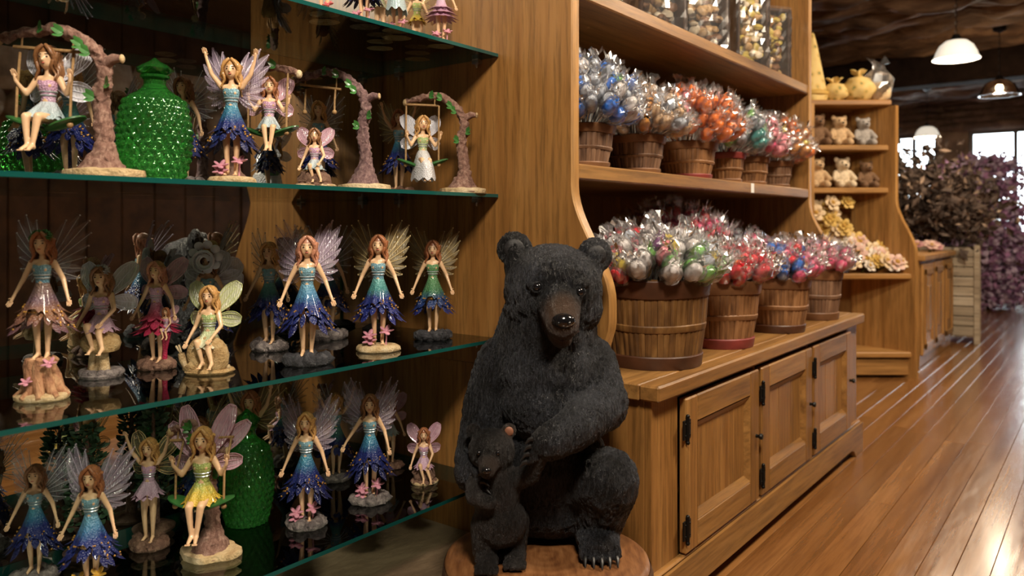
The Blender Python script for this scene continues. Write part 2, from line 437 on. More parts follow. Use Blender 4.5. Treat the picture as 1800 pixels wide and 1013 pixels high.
def base_prof():
    # skirting with bracket feet, drawn in (y, z)
    pts = [(CY0 - .012, 0), (CY0 - .012, .128), (CY1 + .012, .128), (CY1 + .012, 0), (CY1 - .10, 0), (CY1 - .13, .03), (CY1 - .17, .042), (CY0 + .17, .042), (CY0 + .13, .03), (CY0 + .10, 0)]
    M = Matrix(((0, 0, 1, CX - .004), (1, 0, 0, 0), (0, 1, 0, 0), (0, 0, 0, 1)))
    return MB().prism(pts, .028, M)
P(base_prof(), 'skirting', OAK_Y, cb)
P(MB().box(CX - .004, CX + .016, CY0 - .006, CY1 + .006, .128, .138, .004), 'skirting_bead', OAK_Y, cb)
P(MB().box(CX - .06, CX - .03, CY0 + .03, CY1 - .03, 0, .1), 'toe_board', OAK_Y, cb)
for k, (a, b) in enumerate(DOORS):
    d = empty('door', (CX + .45 * 0 + 1.3 - .0 + CX * 0 - 0, 0, 0), 0); d.parent = cb
    d.location = (CX + 1.3, a - CY0, .142)       # hinge side at the door's lower corner
    w = b - a; h = .404; fw = .072; th = .022
    MB().box(0, th, 0, fw, 0, h, .004).build('door_stile', OAK_V, d, True, 20)
    MB().box(0, th, w - fw, w, 0, h, .004).build('door_stile', OAK_V, d, True, 20)
    for z0, z1 in ((0, fw), (h - fw, h)): MB().box(0, th, fw, w - fw, z0, z1, .004).build('door_rail', OAK_Y, d, True, 20)
    # bevelled mouldings and recessed panel
    m = MB(); o = .022
    A = [(fw, fw), (w - fw, fw), (w - fw, h - fw), (fw, h - fw)]; B = [(fw + o, fw + o), (w - fw - o, fw + o), (w - fw - o, h - fw - o), (fw + o, h - fw - o)]
    vs = [(th - .001, y, z) for y, z in A] + [(.006, y, z) for y, z in B]
    m.add(vs, [(i, (i + 1) % 4, 4 + (i + 1) % 4, 4 + i) for i in range(4)]); m.build('moulding', OAK_Y, d, False)
    nb = 3; bwid = (w - 2 * fw) / nb
    for q in range(nb): MB().box(.0, .007, fw + q * bwid + .0006, fw + (q + 1) * bwid - .0006, fw, h - fw, .0015).build('door_board', OAK_V, d, True, 20)
    for z in (.065, .325):
        g = MB(); g.box(th - .002, th + .003, -.020, -.004, z - .025, z + .025, .001); g.box(th - .002, th + .003, .004, .022, z - .025, z + .025, .001)
        g.tube([(th + .004, 0, z - .03), (th + .004, 0, z + .03)], .005, 8)
        for zz in (z - .034, z + .034): g.ell((th + .004, 0, zz), .006, 8, 6)
        for sy in (-.012, .014):
            for zz in (z - .015, z + .015): g.ell((th + .003, sy, zz), .003, 6, 4)
        g.build('hinge', BLACK_IRON, d)
    kb = MB(); kb.lathe([(.001, .022), (.008, .021), (.010, .015), (.005, .008), (.006, 0)], 12); kb.xform(Matrix.Translation((th, w - .028, h * .5)) @ Matrix.Rotation(PI / 2, 4, 'Y'))
    kb.build('knob', BLACK_IRON, d)
ct = empty('countertop', (-1.3, CY0, .565), 0, 'thick oak countertop over the base cabinet, lined with candy baskets', 'countertop')
P(MB().box(WALLX, CX + .03 - .055, CY0 - .02, CY1 + .02, .565, CTZ, .003), 'top_board', OAK_Y, ct)
P(MB().box(CX + .03 - .055, CX + .03, CY0 - .02, CY1 + .02, .565, CTZ, .005), 'nosing', OAK_Y, ct)

HX = -1.113; PT = .036; HTOP = 2.35
hu = empty('display_hutch', (-1.45, PANY, 0), 0, 'tall oak hutch with scrolled side panels and two open shelves of candy', 'hutch')
def side_prof(z0, full):
    pts = []
    for i in range(25):     # front edge from bottom up, an ogee that steps back to the shelf depth
        z = CTZ + (1.12 - CTZ) * i / 24
        t = min(1, max(0, (z - .80) / (1.10 - .80))); s_ = t * t * (3 - 2 * t)
        lo = 0 if z > .74 else .03 * math.sin((.74 - z) / .135 * PI * .5)
        pts.append((-1.000 - lo + (HX + 1.000) * s_, z))
    pts = [(WALLX, z0)] + ([(CX - .03, z0), (CX - .03, CTZ)] if False else []) + [(pts[0][0], z0)] * (0 if z0 >= CTZ else 0) + pts + [(HX, HTOP), (WALLX, HTOP)]
    if z0 < CTZ: pts = [(WALLX, z0), (HX - .02, z0), (HX - .02, CTZ - .06)] + pts[1:]
    return pts
MXZ = lambda y: Matrix(((1, 0, 0, 0), (0, 0, -1, y), (0, 1, 0, 0), (0, 0, 0, 1)))
# the near panel also closes the glass case down to the floor behind the bear
P(MB().prism(side_prof(CTZ, True), PT, MXZ(PANY + PT)), 'side_panel', OAK_V, hu)
tag(MB().box(WALLX + .001, HX - .02, PANY, PANY + .014, 0, CTZ - .001).build('case_end_panel', OAK_V), 'low oak end panel behind the bear statue, under the hutch side panel', 'panel')
P(MB().prism(side_prof(CTZ, True), PT, MXZ(3.72)), 'side_panel', OAK_V, hu)
# pale edge strips on the near panel
def strip(y0, y1, name):
    pr = side_prof(CTZ, True)[1:-1]; m = MB(); w = .004
    vs = []; 
    for x, z in pr: vs += [(x + .0, y0, z), (x + w, y0 + .004, z), (x + w, y1 - .004, z), (x, y1, z)]
    n = len(pr); fs = [(i * 4 + k, i * 4 + k + 1, i * 4 + k + 5, i * 4 + k + 4) for i in range(n - 1) for k in range(3)]
    m.add(vs, fs); return m
for y0 in (PANY, 3.72 - PT): P(strip(y0, y0 + PT, 's'), 'edge_strip', PINE, hu)
YI0, YI1 = PANY + PT, 3.72 - PT
for zt in (1.157, 1.634):
    P(MB().box(WALLX + .014, HX - .022, YI0, YI1, zt - .036, zt, .002), 'shelf', OAK_Y, hu)
    P(MB().box(HX - .022, HX + .002, YI0, YI1, zt - .041, zt, .004), 'shelf_lip', OAK_Y, hu)
yb = YI0; k = 0
while yb < YI1 - .01:
    w = min(.16, YI1 - yb); P(MB().box(WALLX, WALLX + .013, yb + .0008, yb + w - .0008, CTZ, HTOP, .002), 'back_board', OAK_V, hu); yb += w
P(MB().box(WALLX, HX + .02, PANY - .02, 3.74, HTOP, HTOP + .04, .01), 'cornice', OAK_Y, hu)
pt = MB(); pt.box(HX + .002, HX + .0035, 2.70 + .26, 2.70 + .29, 1.119, 1.155)
P(pt, 'price_tag', plain('paper_tag', (.75, .72, .68), .5), hu)
# ================================================================== fairy figurines
def resin(name, col, rough=.38, var=.12, sc=25): return plain(name, col, rough, var=var, sc=sc, coat=.25)
SKIN = resin('painted_skin', (.80, .52, .30), .42, .06)
SKIN_P = resin('painted_skin_pale', (.84, .58, .36), .42, .06)
HAIRS = {'brown': resin('hair_brown', (.23, .10, .035), .5, .4, 60), 'blond': resin('hair_blond', (.52, .28, .09), .5, .35, 60),
         'auburn': resin('hair_auburn', (.33, .12, .045), .5, .35, 60), 'pink': resin('hair_rose', (.50, .22, .13), .5, .35, 60)}
EYE = plain('painted_eye', (.03, .02, .015), .3); LIP = plain('painted_lip', (.55, .12, .09), .4)
GOLD = plain('gold_dot', (.62, .33, .07), .35, .4); SILVER = plain('silver_trim', (.55, .6, .62), .3, .5)
def dress(name, stops, z0=.24, z1=.66):
    t = NT(name); tc = t.n('ShaderNodeTexCoord'); sp = t.n('ShaderNodeSeparateXYZ', {0: tc.outputs['Object']})
    nz = t.noise(tc.outputs['Object'], 18, 4, .6); a = t.n('ShaderNodeMath', {0: nz, 1: .14, 2: -.07}, operation='MULTIPLY_ADD')
    z = t.n('ShaderNodeMath', {0: sp.outputs[2], 1: a.outputs[0]}, operation='ADD')
    mr = t.n('ShaderNodeMapRange', {0: z.outputs[0], 1: z0, 2: z1}); c = t.ramp(mr.outputs[0], stops)
    vo = t.n('ShaderNodeTexVoronoi', {'Vector': tc.outputs['Object'], 'Scale': 60.0}); sp2 = t.ramp(vo.outputs['Distance'], [(.05, (.55, .55, .55)), (.22, (0, 0, 0))])
    c = t.mix(.22, c, sp2, 'ADD'); t.set(Base_Color=c, Roughness=.35, Coat_Weight=.4); t.bump(vo.outputs['Distance'], .35, .01); return t.mat
BLUE = dress('dress_blue', [(.0, (.008, .011, .065)), (.54, (.011, .022, .14)), (.73, (.03, .13, .25)), (1, (.08, .32, .42))])
BLUE2 = dress('dress_sky', [(.0, (.009, .012, .08)), (.50, (.014, .03, .17)), (.70, (.06, .20, .37)), (1, (.16, .38, .50))])
TEALB = dress('dress_teal', [(.0, (.010, .015, .13)), (.50, (.012, .026, .16)), (.70, (.05, .22, .22)), (1, (.16, .42, .40))])
GREENB = dress('dress_green', [(.0, (.010, .015, .12)), (.38, (.018, .05, .16)), (.6, (.06, .20, .09)), (1, (.14, .32, .14))])
LILAC = dress('dress_lilac', [(.0, (.55, .30, .42)), (.5, (.60, .42, .55)), (1, (.62, .36, .52))], .4, .76)
PALEBL = dress('dress_pale', [(.0, (.40, .52, .55)), (.5, (.56, .62, .66)), (1, (.62, .38, .52))], .48, .76)
LIME = dress('dress_lime', [(.0, (.62, .36, .03)), (.42, (.60, .44, .06)), (.62, (.38, .45, .12)), (1, (.42, .50, .16))], .40, .74)
MINT = dress('dress_mint', [(.0, (.62, .60, .45)), (.5, (.55, .62, .36)), (1, (.40, .52, .20))], .45, .76)
WHITE = dress('dress_white', [(.0, (.62, .62, .66)), (1, (.70, .70, .70))])
AMBER = dress('dress_amber', [(.0, (.12, .06, .08)), (.35, (.24, .11, .05)), (.6, (.14, .085, .11)), (1, (.22, .14, .09))])
MAGENTA = dress('dress_magenta', [(.0, (.42, .02, .07)), (.6, (.52, .06, .13)), (1, (.55, .28, .40))])
BLUETOP = dress('top_blue', [(.0, (.10, .24, .34)), (1, (.22, .42, .50))], .58, .78)
def wingm(name, c1, c2, alpha):
    t = NT(name); v = t.coord('Object'); a = t.noise(v, 9, 3); c = t.ramp(a, [(.35, c1), (.65, c2)])
    b = t.n('ShaderNodeTexWave', {'Vector': v, 'Scale': 16.0, 'Distortion': 5.0, 'Detail': 2.0})
    t.set(Base_Color=c, Alpha=alpha, Roughness=.22, Coat_Weight=.6, Specular_IOR_Level=.7); t.bump(b.outputs['Fac'], .4, .01); return t.mat
W_LIL = wingm('wing_lilac', (.46, .36, .50), (.66, .58, .68), .40); W_CLR = wingm('wing_clear_lilac', (.36, .30, .42), (.62, .64, .66), .26)
W_GOLD = wingm('wing_gold', (.46, .32, .12), (.62, .55, .38), .30); W_MINT = wingm('wing_mint', (.50, .55, .30), (.66, .68, .52), .85)
W_PINK = wingm('wing_pink', (.50, .28, .36), (.66, .46, .54), .80); W_WHITE = wingm('wing_white', (.55, .56, .62), (.72, .72, .76), .85)
VEIN = {m.name: plain(m.name + '_vein', c, .35) for m, c in ((W_LIL, (.55, .45, .58)), (W_CLR, (.60, .62, .66)), (W_GOLD, (.66, .52, .25)), (W_MINT, (.45, .5, .2)), (W_PINK, (.55, .30, .38)), (W_WHITE, (.6, .6, .7)))}

POSE = {
 'stand': dict(arms=[((.150, .015, .655), (.195, -.03, .535), (.218, -.05, .475))] * 2, leg='stand'),
 'open': dict(arms=[((.165, .0, .67), (.235, -.04, .57), (.262, -.06, .515)), ((.150, .02, .655), (.185, -.04, .53), (.200, -.06, .47))], leg='stand'),
 'up': dict(arms=[((.165, -.015, .90), (.205, -.03, 1.03), (.215, -.04, 1.085))] * 2, leg='stand'),
 'swing': dict(arms=[((.150, -.02, .675), (.200, -.07, .765), (.205, -.075, .81))] * 2, leg='sit'),
 'rest': dict(arms=[((.135, .02, .66), (.175, -.05, .545), (.19, -.075, .495)), ((.130, -.05, .665), (.085, -.15, .575), (.07, -.185, .545))], leg='side'),
}
BODY = {}
HK = .17
def bighead(me, hair=False):
    for v in me.vertices:
        c = v.co
        if (hair or abs(c.x) < .09) and c.z > .86 and abs(c.x) < .14: k = 1 + HK * min(1, (c.z - .86) / .03); v.co = (c.x * k, c.y * k, .875 + (c.z - .875) * k)
        elif hair and c.z <= .86: v.co = (c.x * 1.06, c.y * 1.10 + .008, c.z)
    return me
def body_mesh(pose):
    if pose in BODY: return BODY[pose]
    m = MB(); q = POSE[pose]
    m.ell((0, .005, .515), (.074, .056, .062)); m.cap((0, 0, .54), (0, 0, .66), .052, .044); m.ell((0, 0, .725), (.066, .048, .085))
    for sx in (-1, 1): m.ell((sx * .031, -.038, .735), .027, 12, 8)
    m.cap((-.07, .005, .79), (.07, .005, .79), .028, .028); m.cap((0, .005, .79), (0, 0, .875), .030, .024)
    m.ell((0, 0, .938), (.057, .062, .070)); m.ell((0, -.018, .902), (.040, .042, .044)); m.cap((0, -.058, .937), (0, -.069, .915), .006, .011, 8, 3)
    for sx in (-1, 1): m.ell((sx * .058, .005, .925), (.010, .014, .02), 8, 6)
    fing = MB()
    for k, sx in enumerate((-1, 1)):
        e, w, h = [Vector((sx * p[0], p[1], p[2])) for p in q['arms'][k]]
        sh = Vector((sx * .083, .005, .79)); m.cap(sh, e, .027, .021); m.cap(e, w, .021, .0145); m.cap(w, h, .0145, .015)
        d = (h - w).normalized(); side = d.cross(Vector((0, 1, 0))).normalized()
        for j in range(4):
            a = h + side * (.016 * (j - 1.5) / 1.5) ; L = (.030, .038, .040, .032)[j]
            fing.cap(a, a + d * L + Vector((0, -.012, 0)), .0058, .004, 6, 2)
        a = w.lerp(h, .5); fing.cap(a, a + side * .022 * sx + d * .012 + Vector((0, -.01, 0)), .006, .004, 6, 2)
        if q['leg'] == 'stand':
            hip, kn, an, to = (.042, 0, .50), (.040 + (.01 if k else 0), -.018, .275), (.034, .006, .045), (.046, -.062, .018)
        elif q['leg'] == 'sit':
            hip, kn, an, to = (.042, -.01, .505), (.044, -.205, .485), (.018, -.225, .272), (.026, -.288, .238)
        else:
            hip, kn, an, to = (.042, -.01, .505), (.05, -.17, .53 - .05 * k), (.05, -.165 - .04 * k, .34), (.055, -.235 - .04 * k, .305)
        hip, kn, an, to = [Vector((sx * p[0] + (.05 if q['leg'] == 'side' and i > 1 else 0), p[1], p[2])) for i, p in enumerate((hip, kn, an, to))]
        m.cap(hip, kn, .047, .030); m.cap(kn, an, .030, .017); m.cap(an, to, .019, .015); m.ell(an + Vector((0, .012, -.012)), .019, 10, 6)
        for j in range(4):
            a = to + Vector((.010 * (j - 1.5), -.006, -.004)); fing.cap(a, a + Vector((0, -.012, -.002)), .0055, .004, 6, 2)
    me = remesh(m, 'fairy_body', SKIN, .0085, 5); bighead(me)
    b = MB(); b.v = [tuple(v.co) for v in me.vertices]; b.f = [tuple(p.vertices) for p in me.polygons]; b.m = [0] * len(b.f); b.join(fing)
    bpy.data.meshes.remove(me); BODY[pose] = b.mesh('fairy_body', SKIN, True, 80); return BODY[pose]
CACHE = {}
def cached(key, fn):
    if key not in CACHE: CACHE[key] = fn()
    return CACHE[key]
def hair_mesh(v):
    rnd = random.Random(v + 5); m = MB()
    t = MB(); t.ell((0, .010, .948), (.066, .070, .074), 22, 14, fn=lambda p: 1 + .06 * noise.noise(p * 6))
    keep = [f for f in t.f if not all((t.v[i][1] < -.030 and t.v[i][2] < .972) for i in f)]; m.add(t.v, keep)
    n = 16
    for i in range(n):
        a = PI * (-.22 + 1.44 * i / (n - 1)); x, y = math.cos(a), math.sin(a); L = rnd.uniform(.09, .15) + (.06 * max(0, y) if v else .13 * max(0, y))
        pth = []; rd = []
        for j in range(7):
            f = j / 6; pth.append((x * (.058 + .022 * f) + .012 * math.sin(9 * f + i), .012 + y * (.060 + .028 * f) + .010 * math.cos(8 * f + i * 2), .965 - (.05 + L) * f)); rd.append(.018 * (1 - .65 * f))
        m.tube(pth, rd, 7)
    for sx in (-1, 1):
        for j in range(2): m.tube([(sx * .008, -.045, 1.012 - .004 * j), (sx * .036, -.058 + .004 * j, .985), (sx * .056, -.046, .945), (sx * .066, -.03, .89 - .03 * j)], [.012, .015, .014, .006], 7)
    return bighead(m.mesh('fairy_hair', HAIRS['brown'], True, 80), True)
def face_mesh():
    m = MB(); 
    for sx in (-1, 1):
        m.mi = 0; m.ell((sx * .0225, -.0565, .936), (.0070, .0048, .0056), 8, 6); m.cap((sx * .013, -.060, .952), (sx * .032, -.054, .953), .0022, .0018, 6, 2)
    m.mi = 1; m.ell((0, -.0595, .896), (.0125, .0045, .0045), 8, 6); return bighead(m.mesh('painted_face', [EYE, LIP], True))
def bodice_mesh():
    rows = [(.590, .056, .046, 0), (.62, .051, .044, 0), (.66, .052, .044, 0), (.70, .063, .052, -.006), (.73, .070, .060, -.010), (.752, .070, .060, -.010), (.765, .069, .056, -.008), (.760, .063, .050, -.004)]
    def fn(u, v):
        z, rx, ry, oy = rows[min(int(round(v * (len(rows) - 1))), len(rows) - 1)]; th = 2 * PI * u
        fr = max(0, -math.sin(th)); z += (.012 * abs(math.sin(2 * th)) if v > .8 else 0) * fr
        return (rx * math.cos(th), oy + ry * math.sin(th), z)
    m = MB().grid(fn, 28, len(rows), True)
    for z, r in ((.664, .053), (.69, .060)):
        m.mi = 1; m.tube([(r * math.cos(2 * PI * i / 20) * 1.03, r * .86 * math.sin(2 * PI * i / 20) - .002, z) for i in range(21)], .006, 5, False)
    return m.mesh('bodice', [BLUETOP, SILVER], True, 60)
def petal_quad(m, base, d, L, W, droop, curl, nrm, n=5):
    """pointed petal hanging from base along d"""
    d = d.normalized(); s = d.cross(nrm).normalized()
    def fn(u, v):
        w = W * (math.sin(PI * (v * .86 + .14)) ** .8) * (u - .5) * 2
        return base + d * (L * v) + s * w + nrm * (curl * v * v) + Vector((0, 0, -droop * v * v)) + nrm * (-.25 * abs(w))
    m.grid(fn, 3, n)
def skirt_mesh(kind, seed=0):
    rnd = random.Random(seed); m = MB(); n = 54
    if kind == 'long':
        jag = [rnd.uniform(-.03, .03) for _ in range(n)]; ph = rnd.uniform(0, 6)
        def fn(u, v):
            th = 2 * PI * u; k = int(u * n) % n; fr = max(0, -math.sin(th)) ** 6
            z1 = .285 + jag[k] * .9 + .13 * fr; z = .625 + (z1 - .625) * v
            r = .048 + (.178 - .048) * (v ** 1.12) * (1 + .10 * math.sin(8 * th + ph) * v + .05 * math.sin(17 * th) * v)
            return (r * 1.08 * math.cos(th), r * .92 * math.sin(th), z)
        m.grid(fn, n, 12, True)
        for row, (zb, rb, cnt) in enumerate(((.45, .112, 13), (.38, .145, 16), (.315, .172, 18))):
            for i in range(cnt):
                th = 2 * PI * (i + rnd.uniform(-.3, .3)) / cnt + row; c, s = math.cos(th), math.sin(th)
                if row == 2 and s < -.88: continue
                nrm = Vector((c, s, .35)).normalized(); d = Vector((c * .55, s * .5, -1 + rnd.uniform(-.2, .25)))
                petal_quad(m, Vector((c * rb * 1.05, s * rb * .92, zb)), d, rnd.uniform(.09, .15), rnd.uniform(.022, .036), 0, rnd.uniform(.01, .045), nrm)
    elif kind == 'short':
        def fn(u, v):
            th = 2 * PI * u; r = .052 + .062 * v; z = .615 - .135 * v - .022 * math.sin(7 * th) * v + .022 * max(0, -math.sin(th)) * v
            return (r * math.cos(th) * 1.05, r * math.sin(th) * 1.05 - .06 * v * max(0, -math.sin(th)) - .012 * v, z)
        m.grid(fn, 42, 9, True)
        for i in range(14):
            th = 2 * PI * i / 14; c, s = math.cos(th), math.sin(th)
            petal_quad(m, Vector((c * .10, s * .10 - .05 * max(0, -s), .515)), Vector((c * .8, s * .8, -.8)), .075, .024, 0, .01, Vector((c, s, .6)).normalized())
    elif kind == 'gown':
        def fn(u, v):
            th = 2 * PI * u; f = max(0, -math.sin(th)); z = .615 - .36 * v + .02 * math.sin(9 * th) * v
            r = .052 + .085 * (v ** .7)
            return (r * math.cos(th) * 1.08, r * math.sin(th) - (.19 * min(1, v * 2)) * f, z)
        m.grid(fn, 48, 12, True)
    elif kind == 'petals':
        for row, (zb, rb, cnt, L) in enumerate(((.52, .06, 9, .15), (.46, .085, 11, .17), (.40, .10, 13, .17))):
            for i in range(cnt):
                th = 2 * PI * (i + rnd.uniform(-.2, .2)) / cnt + row * .4; c, s = math.cos(th), math.sin(th)
                petal_quad(m, Vector((c * rb, s * rb, zb)), Vector((c * .75, s * .75, -.8)), L, .042, 0, .055, Vector((c, s, .6)).normalized(), 6)
        m.lathe([(.05, .62), (.062, .56), (.085, .5), (.10, .42)], 24)
    return m.mesh('skirt', BLUE, True, 75)
def dots_mesh(kind, seed):
    rnd = random.Random(seed); m = MB()
    for i in range(46 if kind == 'long' else 18):
        th = rnd.uniform(0, 2 * PI); z = rnd.uniform(.25, .45)
        if kind == 'long' and math.sin(th) < -.75: z = max(z, .40)
        r = .098 + (.50 - z) * .47 if kind == 'long' else .12
        m.ell((r * math.cos(th) * 1.08, r * math.sin(th) * .95, z), .0085, 5, 4)
    return m.mesh('gold_dots', GOLD, True)
def wing_mesh(kind, side, vein):
    m = MB(); A = Vector((side * .018, .05, .745))
    blades = {'spiky': [(76, .42, .045), (66, .50, .055), (56, .50, .06), (46, .43, .06), (34, .35, .06), (18, .29, .055), (-4, .27, .05), (-26, .25, .05), (-44, .20, .04)],
              'butterfly': [(57, .40, .098), (-12, .26, .085)], 'round': [(70, .34, .13), (35, .36, .14), (0, .33, .13), (-35, .27, .10)],
              'tall': [(68, .48, .085), (44, .44, .075), (-5, .28, .075)]}[kind]
    for (ang, L, Wd) in blades:
        a = math.radians(ang); d = Vector((side * math.cos(a), .30 * math.cos(a) + .10, math.sin(a))).normalized(); nrm = Vector((0, 1, 0)); s = d.cross(nrm).normalized(); nn = s.cross(d)
        def fn(u, v, d=d, s=s, L=L, Wd=Wd, nn=nn):
            if kind == 'spiky': w = Wd * (v ** .55) * (1 - max(0, (v - .62) / .38) ** 1.3 * .97)
            else: w = Wd * (math.sin(PI * min(1, v * .93 + .02)) ** .75) * (.45 + .75 * v)
            q = (u - .5) * 2
            return A + d * (L * v) + s * (w * q) - nn * (.018 * q * q) + nn * (.05 * v * v)
        m.mi = 0; m.grid(fn, 5, 10 if kind != 'spiky' else 8)
        m.mi = 1
        for q in ((.5,) if kind == 'spiky' else (.5, .16, .84)):
            m.tube([fn(q, .04 + .92 * j / 5) + nn * -.002 for j in range(6)], [.0055, .005, .0045, .004, .003, .0015], 5)
        if kind == 'spiky': m.ell(fn(.5, .985), .0075, 6, 4)
        else: m.tube([fn(0, .02 + .96 * j / 9) for j in range(10)] + [fn(1, .98 - .96 * j / 9) for j in range(10)], .0035, 4)
    return m.mesh('wing', [W_LIL, vein], True, 80)
ROCKS = {'grey': rock_mat('rock_grey', ((.05, .04, .042), (.16, .135, .13), (.40, .35, .32)), 16), 'dark': rock_mat('rock_dark', ((.010, .010, .012), (.032, .032, .038), (.11, .11, .12)), 16),
         'cream': rock_mat('rock_cream', ((.34, .20, .08), (.58, .42, .22), (.72, .60, .40)), 12), 'brown': rock_mat('rock_brown', ((.07, .03, .022), (.18, .095, .062), (.36, .22, .15)), 16),
         'tan': rock_mat('rock_tan', ((.22, .12, .045), (.45, .29, .12), (.60, .45, .24)), 12)}
def base_mesh(kind, seed):
    rnd = random.Random(seed); m = MB(); off = Vector((seed * 3.1, 0, 0))
    flat = kind == 'flat'
    def rf(th, j): return (1 + .10 * noise.noise(Vector((math.cos(th) * 2, math.sin(th) * 2, j * .3)) + off), 0.0)
    m.lathe([(.001, 0), (.19, 0), (.205, .012), (.205, .04), (.185, .058), (.10, .066), (.001, .068)] if flat else
            [(.001, 0), (.175, 0), (.185, .015), (.16, .05), (.11, .068), (.06, .074), (.001, .074)], 28, rf, sx=1.0, sy=.82)
    if kind == 'rock':
        for i in range(22):
            a = 2 * PI * i / 22 + rnd.uniform(-.1, .1); r = rnd.uniform(.11, .165); k = rnd.uniform(.038, .070); o2 = Vector((i, seed, 0))
            m.ell((r * math.cos(a), r * .82 * math.sin(a), k * .75), (k * 1.1, k * .9, k * .95), 8, 6, fn=lambda p, o2=o2: 1 + .5 * noise.noise(p * 2.4 + o2))
    m.v = [(x, y, max(0.0, z)) for x, y, z in m.v]
    return m.mesh('base', ROCKS['grey'], True, 50)
FLOWER_PINK = resin('flower_pink', (.62, .28, .36)); FLOWER_YEL = resin('flower_yellow', (.70, .42, .06)); LEAFG = resin('leaf_green', (.045, .17, .035)); FLOWER_RED = resin('flower_rose', (.55, .10, .12))
def blossom(m, c, r, n=5, tilt=(0, -.6, .8)):
    c = Vector(c); nz = Vector(tilt).normalized(); Q = nz.to_track_quat('Z', 'Y').to_matrix()
    for i in range(n):
        a = 2 * PI * i / n; d = Q @ Vector((math.cos(a), math.sin(a), .35)); M = d.to_track_quat('X', 'Z').to_matrix()
        m.ell(c + d * r * .55, (r * .55, r * .38, r * .16), 7, 5, M=M)
    m.ell(c + nz * r * .15, r * .24, 6, 4)

def fairy_parts(root, pose='stand', top=BLUETOP, skirt=('long', BLUE), wings=('spiky', W_CLR), hair='brown', z=0.0, dots=True, seed=0, crown=None, loc=None):
    kids = [link('body', body_mesh(pose), root), link('hair', cached(('hair', seed % 2), lambda: hair_mesh(seed % 2)), root, HAIRS[hair]),
            link('painted_face', cached('face', face_mesh), root), link('bodice', cached('bod', bodice_mesh), root, top)]
    if skirt:
        kids.append(link('skirt', cached(('sk', skirt[0], seed % 3), lambda: skirt_mesh(skirt[0], seed % 3)), root, skirt[1]))
        if dots: kids.append(link('gold_dots', cached(('dt', skirt[0], seed % 3), lambda: dots_mesh(skirt[0], seed % 3)), root))
    if wings:
        for sd in (-1, 1):
            w = link('wing', cached(('w', wings[0], sd, wings[1].name), lambda: wing_mesh(wings[0], sd, VEIN[wings[1].name])), root, wings[1]); kids.append(w)
    if crown:
        def cm():
            m = MB()
            for i in range(9):
                a = PI * (i / 8 * 1.3 - .15); blossom(m, (.066 * math.cos(a), -.01 - .045 * abs(math.cos(a * .5)) + .03 * math.sin(a), .985 + .03 * math.sin(a)), .024, 5, (math.cos(a), -.4, .8))
            return bighead(m.mesh('flower_crown', FLOWER_PINK, True))
        kids.append(link('flower_crown', cached('crown', cm), root, crown))
    for k in kids:
        k.location = (0, 0, z)
        if k.name.startswith('gold_dots'): k['kind'] = 'stuff'
    return kids
GRP = 'fairy figurines in the glass case'
def figurine(label, loc, s, turn=0, base=('rock', 'grey'), hb=.062, lift=0.0, fl=None, fl_mat=None, **kw):
    r = empty('fairy_figurine', loc, YAW + turn, label, 'figurine', None, s)
    sd = kw.get('seed', 0); bk = base[0]
    b = link('base', cached(('base', bk, sd % 3), lambda: base_mesh(bk, sd % 3)), r, ROCKS[base[1]])
    fairy_parts(r, z=hb + lift, **kw)
    if fl:
        def fm():
            m = MB()
            for sx, zz in ((-1, .15), (1, .19), (-1, .10)): blossom(m, (sx * .080, -.06, zz), .070); m.tube([(sx * .075, -.05, .05), (sx * .08, -.05, zz)], .008, 5)
            return m.mesh('flowers', FLOWER_PINK, True)
        link('flowers', cached('flw', fm), r, fl)
    return r
def shelf_spot(px, py, lv): p = on_plane(px, py, SHZ[lv]); return (p[0], p[1], SHZ[lv])
def shelf_x(px, X, lv): p = on_x(px, X); return (p[0], p[1], SHZ[lv])

# ---- lowest shelf
figurine('dim blue fairy against the mirror behind the yellow-flower blue fairy, lowest shelf', (-1.70, .66, SHZ[0]), .205, .2, pose='stand', skirt=('long', BLUE), wings=('spiky', W_CLR), seed=1)
figurine('blue-gowned fairy with a yellow flower by her legs, lilac blade wings, lowest shelf', shelf_spot(160, 1046, 0), .222, .1, pose='stand', skirt=('long', BLUE2), wings=('spiky', W_LIL), hair='auburn', seed=2, fl=FLOWER_YEL, base=('rock', 'brown'))
figurine('fairy in a lilac dress with raised arms on reddish brown rocks, lowest shelf', shelf_spot(262, 962, 0), .215, 0, pose='up', top=LILAC, skirt=('short', LILAC), wings=('butterfly', W_GOLD), hair='blond', seed=0, base=('rock', 'brown'), dots=False)
figurine('blue fairy with pink flowers at her ankles, lowest shelf, beside the green bottle', shelf_spot(538, 925, 0), .240, .05, pose='stand', skirt=('long', BLUE), wings=('spiky', W_LIL), hair='blond', seed=0, fl=FLOWER_PINK)
figurine('blue fairy on grey rocks, lowest shelf, next to a small seated pink fairy', shelf_spot(650, 882, 0), .246, .12, pose='open', skirt=('long', BLUE), wings=('spiky', W_LIL), hair='brown', seed=1, fl=FLOWER_PINK)
figurine('dim blue fairy with raised arms behind two blue fairies on the lowest shelf', (-1.70, 1.42, SHZ[0]), .215, .3, pose='up', skirt=('long', TEALB), wings=('spiky', W_CLR), hair='blond', seed=2)
figurine('pale pink standing fairy against the mirror in the lowest shelf corner', (-1.66, 1.585, SHZ[0]), .185, .1, pose='stand', top=LILAC, skirt=('short', PALEBL), wings=('butterfly', W_PINK), hair='auburn', seed=1, base=('rock', 'brown'), dots=False)
figurine('brown-winged amber fairy behind the green bottle on the lowest shelf', (-1.73, 1.17, SHZ[0]), .255, 0, pose='up', top=BLUETOP, skirt=('long', AMBER), wings=('spiky', W_GOLD), hair='auburn', seed=1, base=('rock', 'brown'))
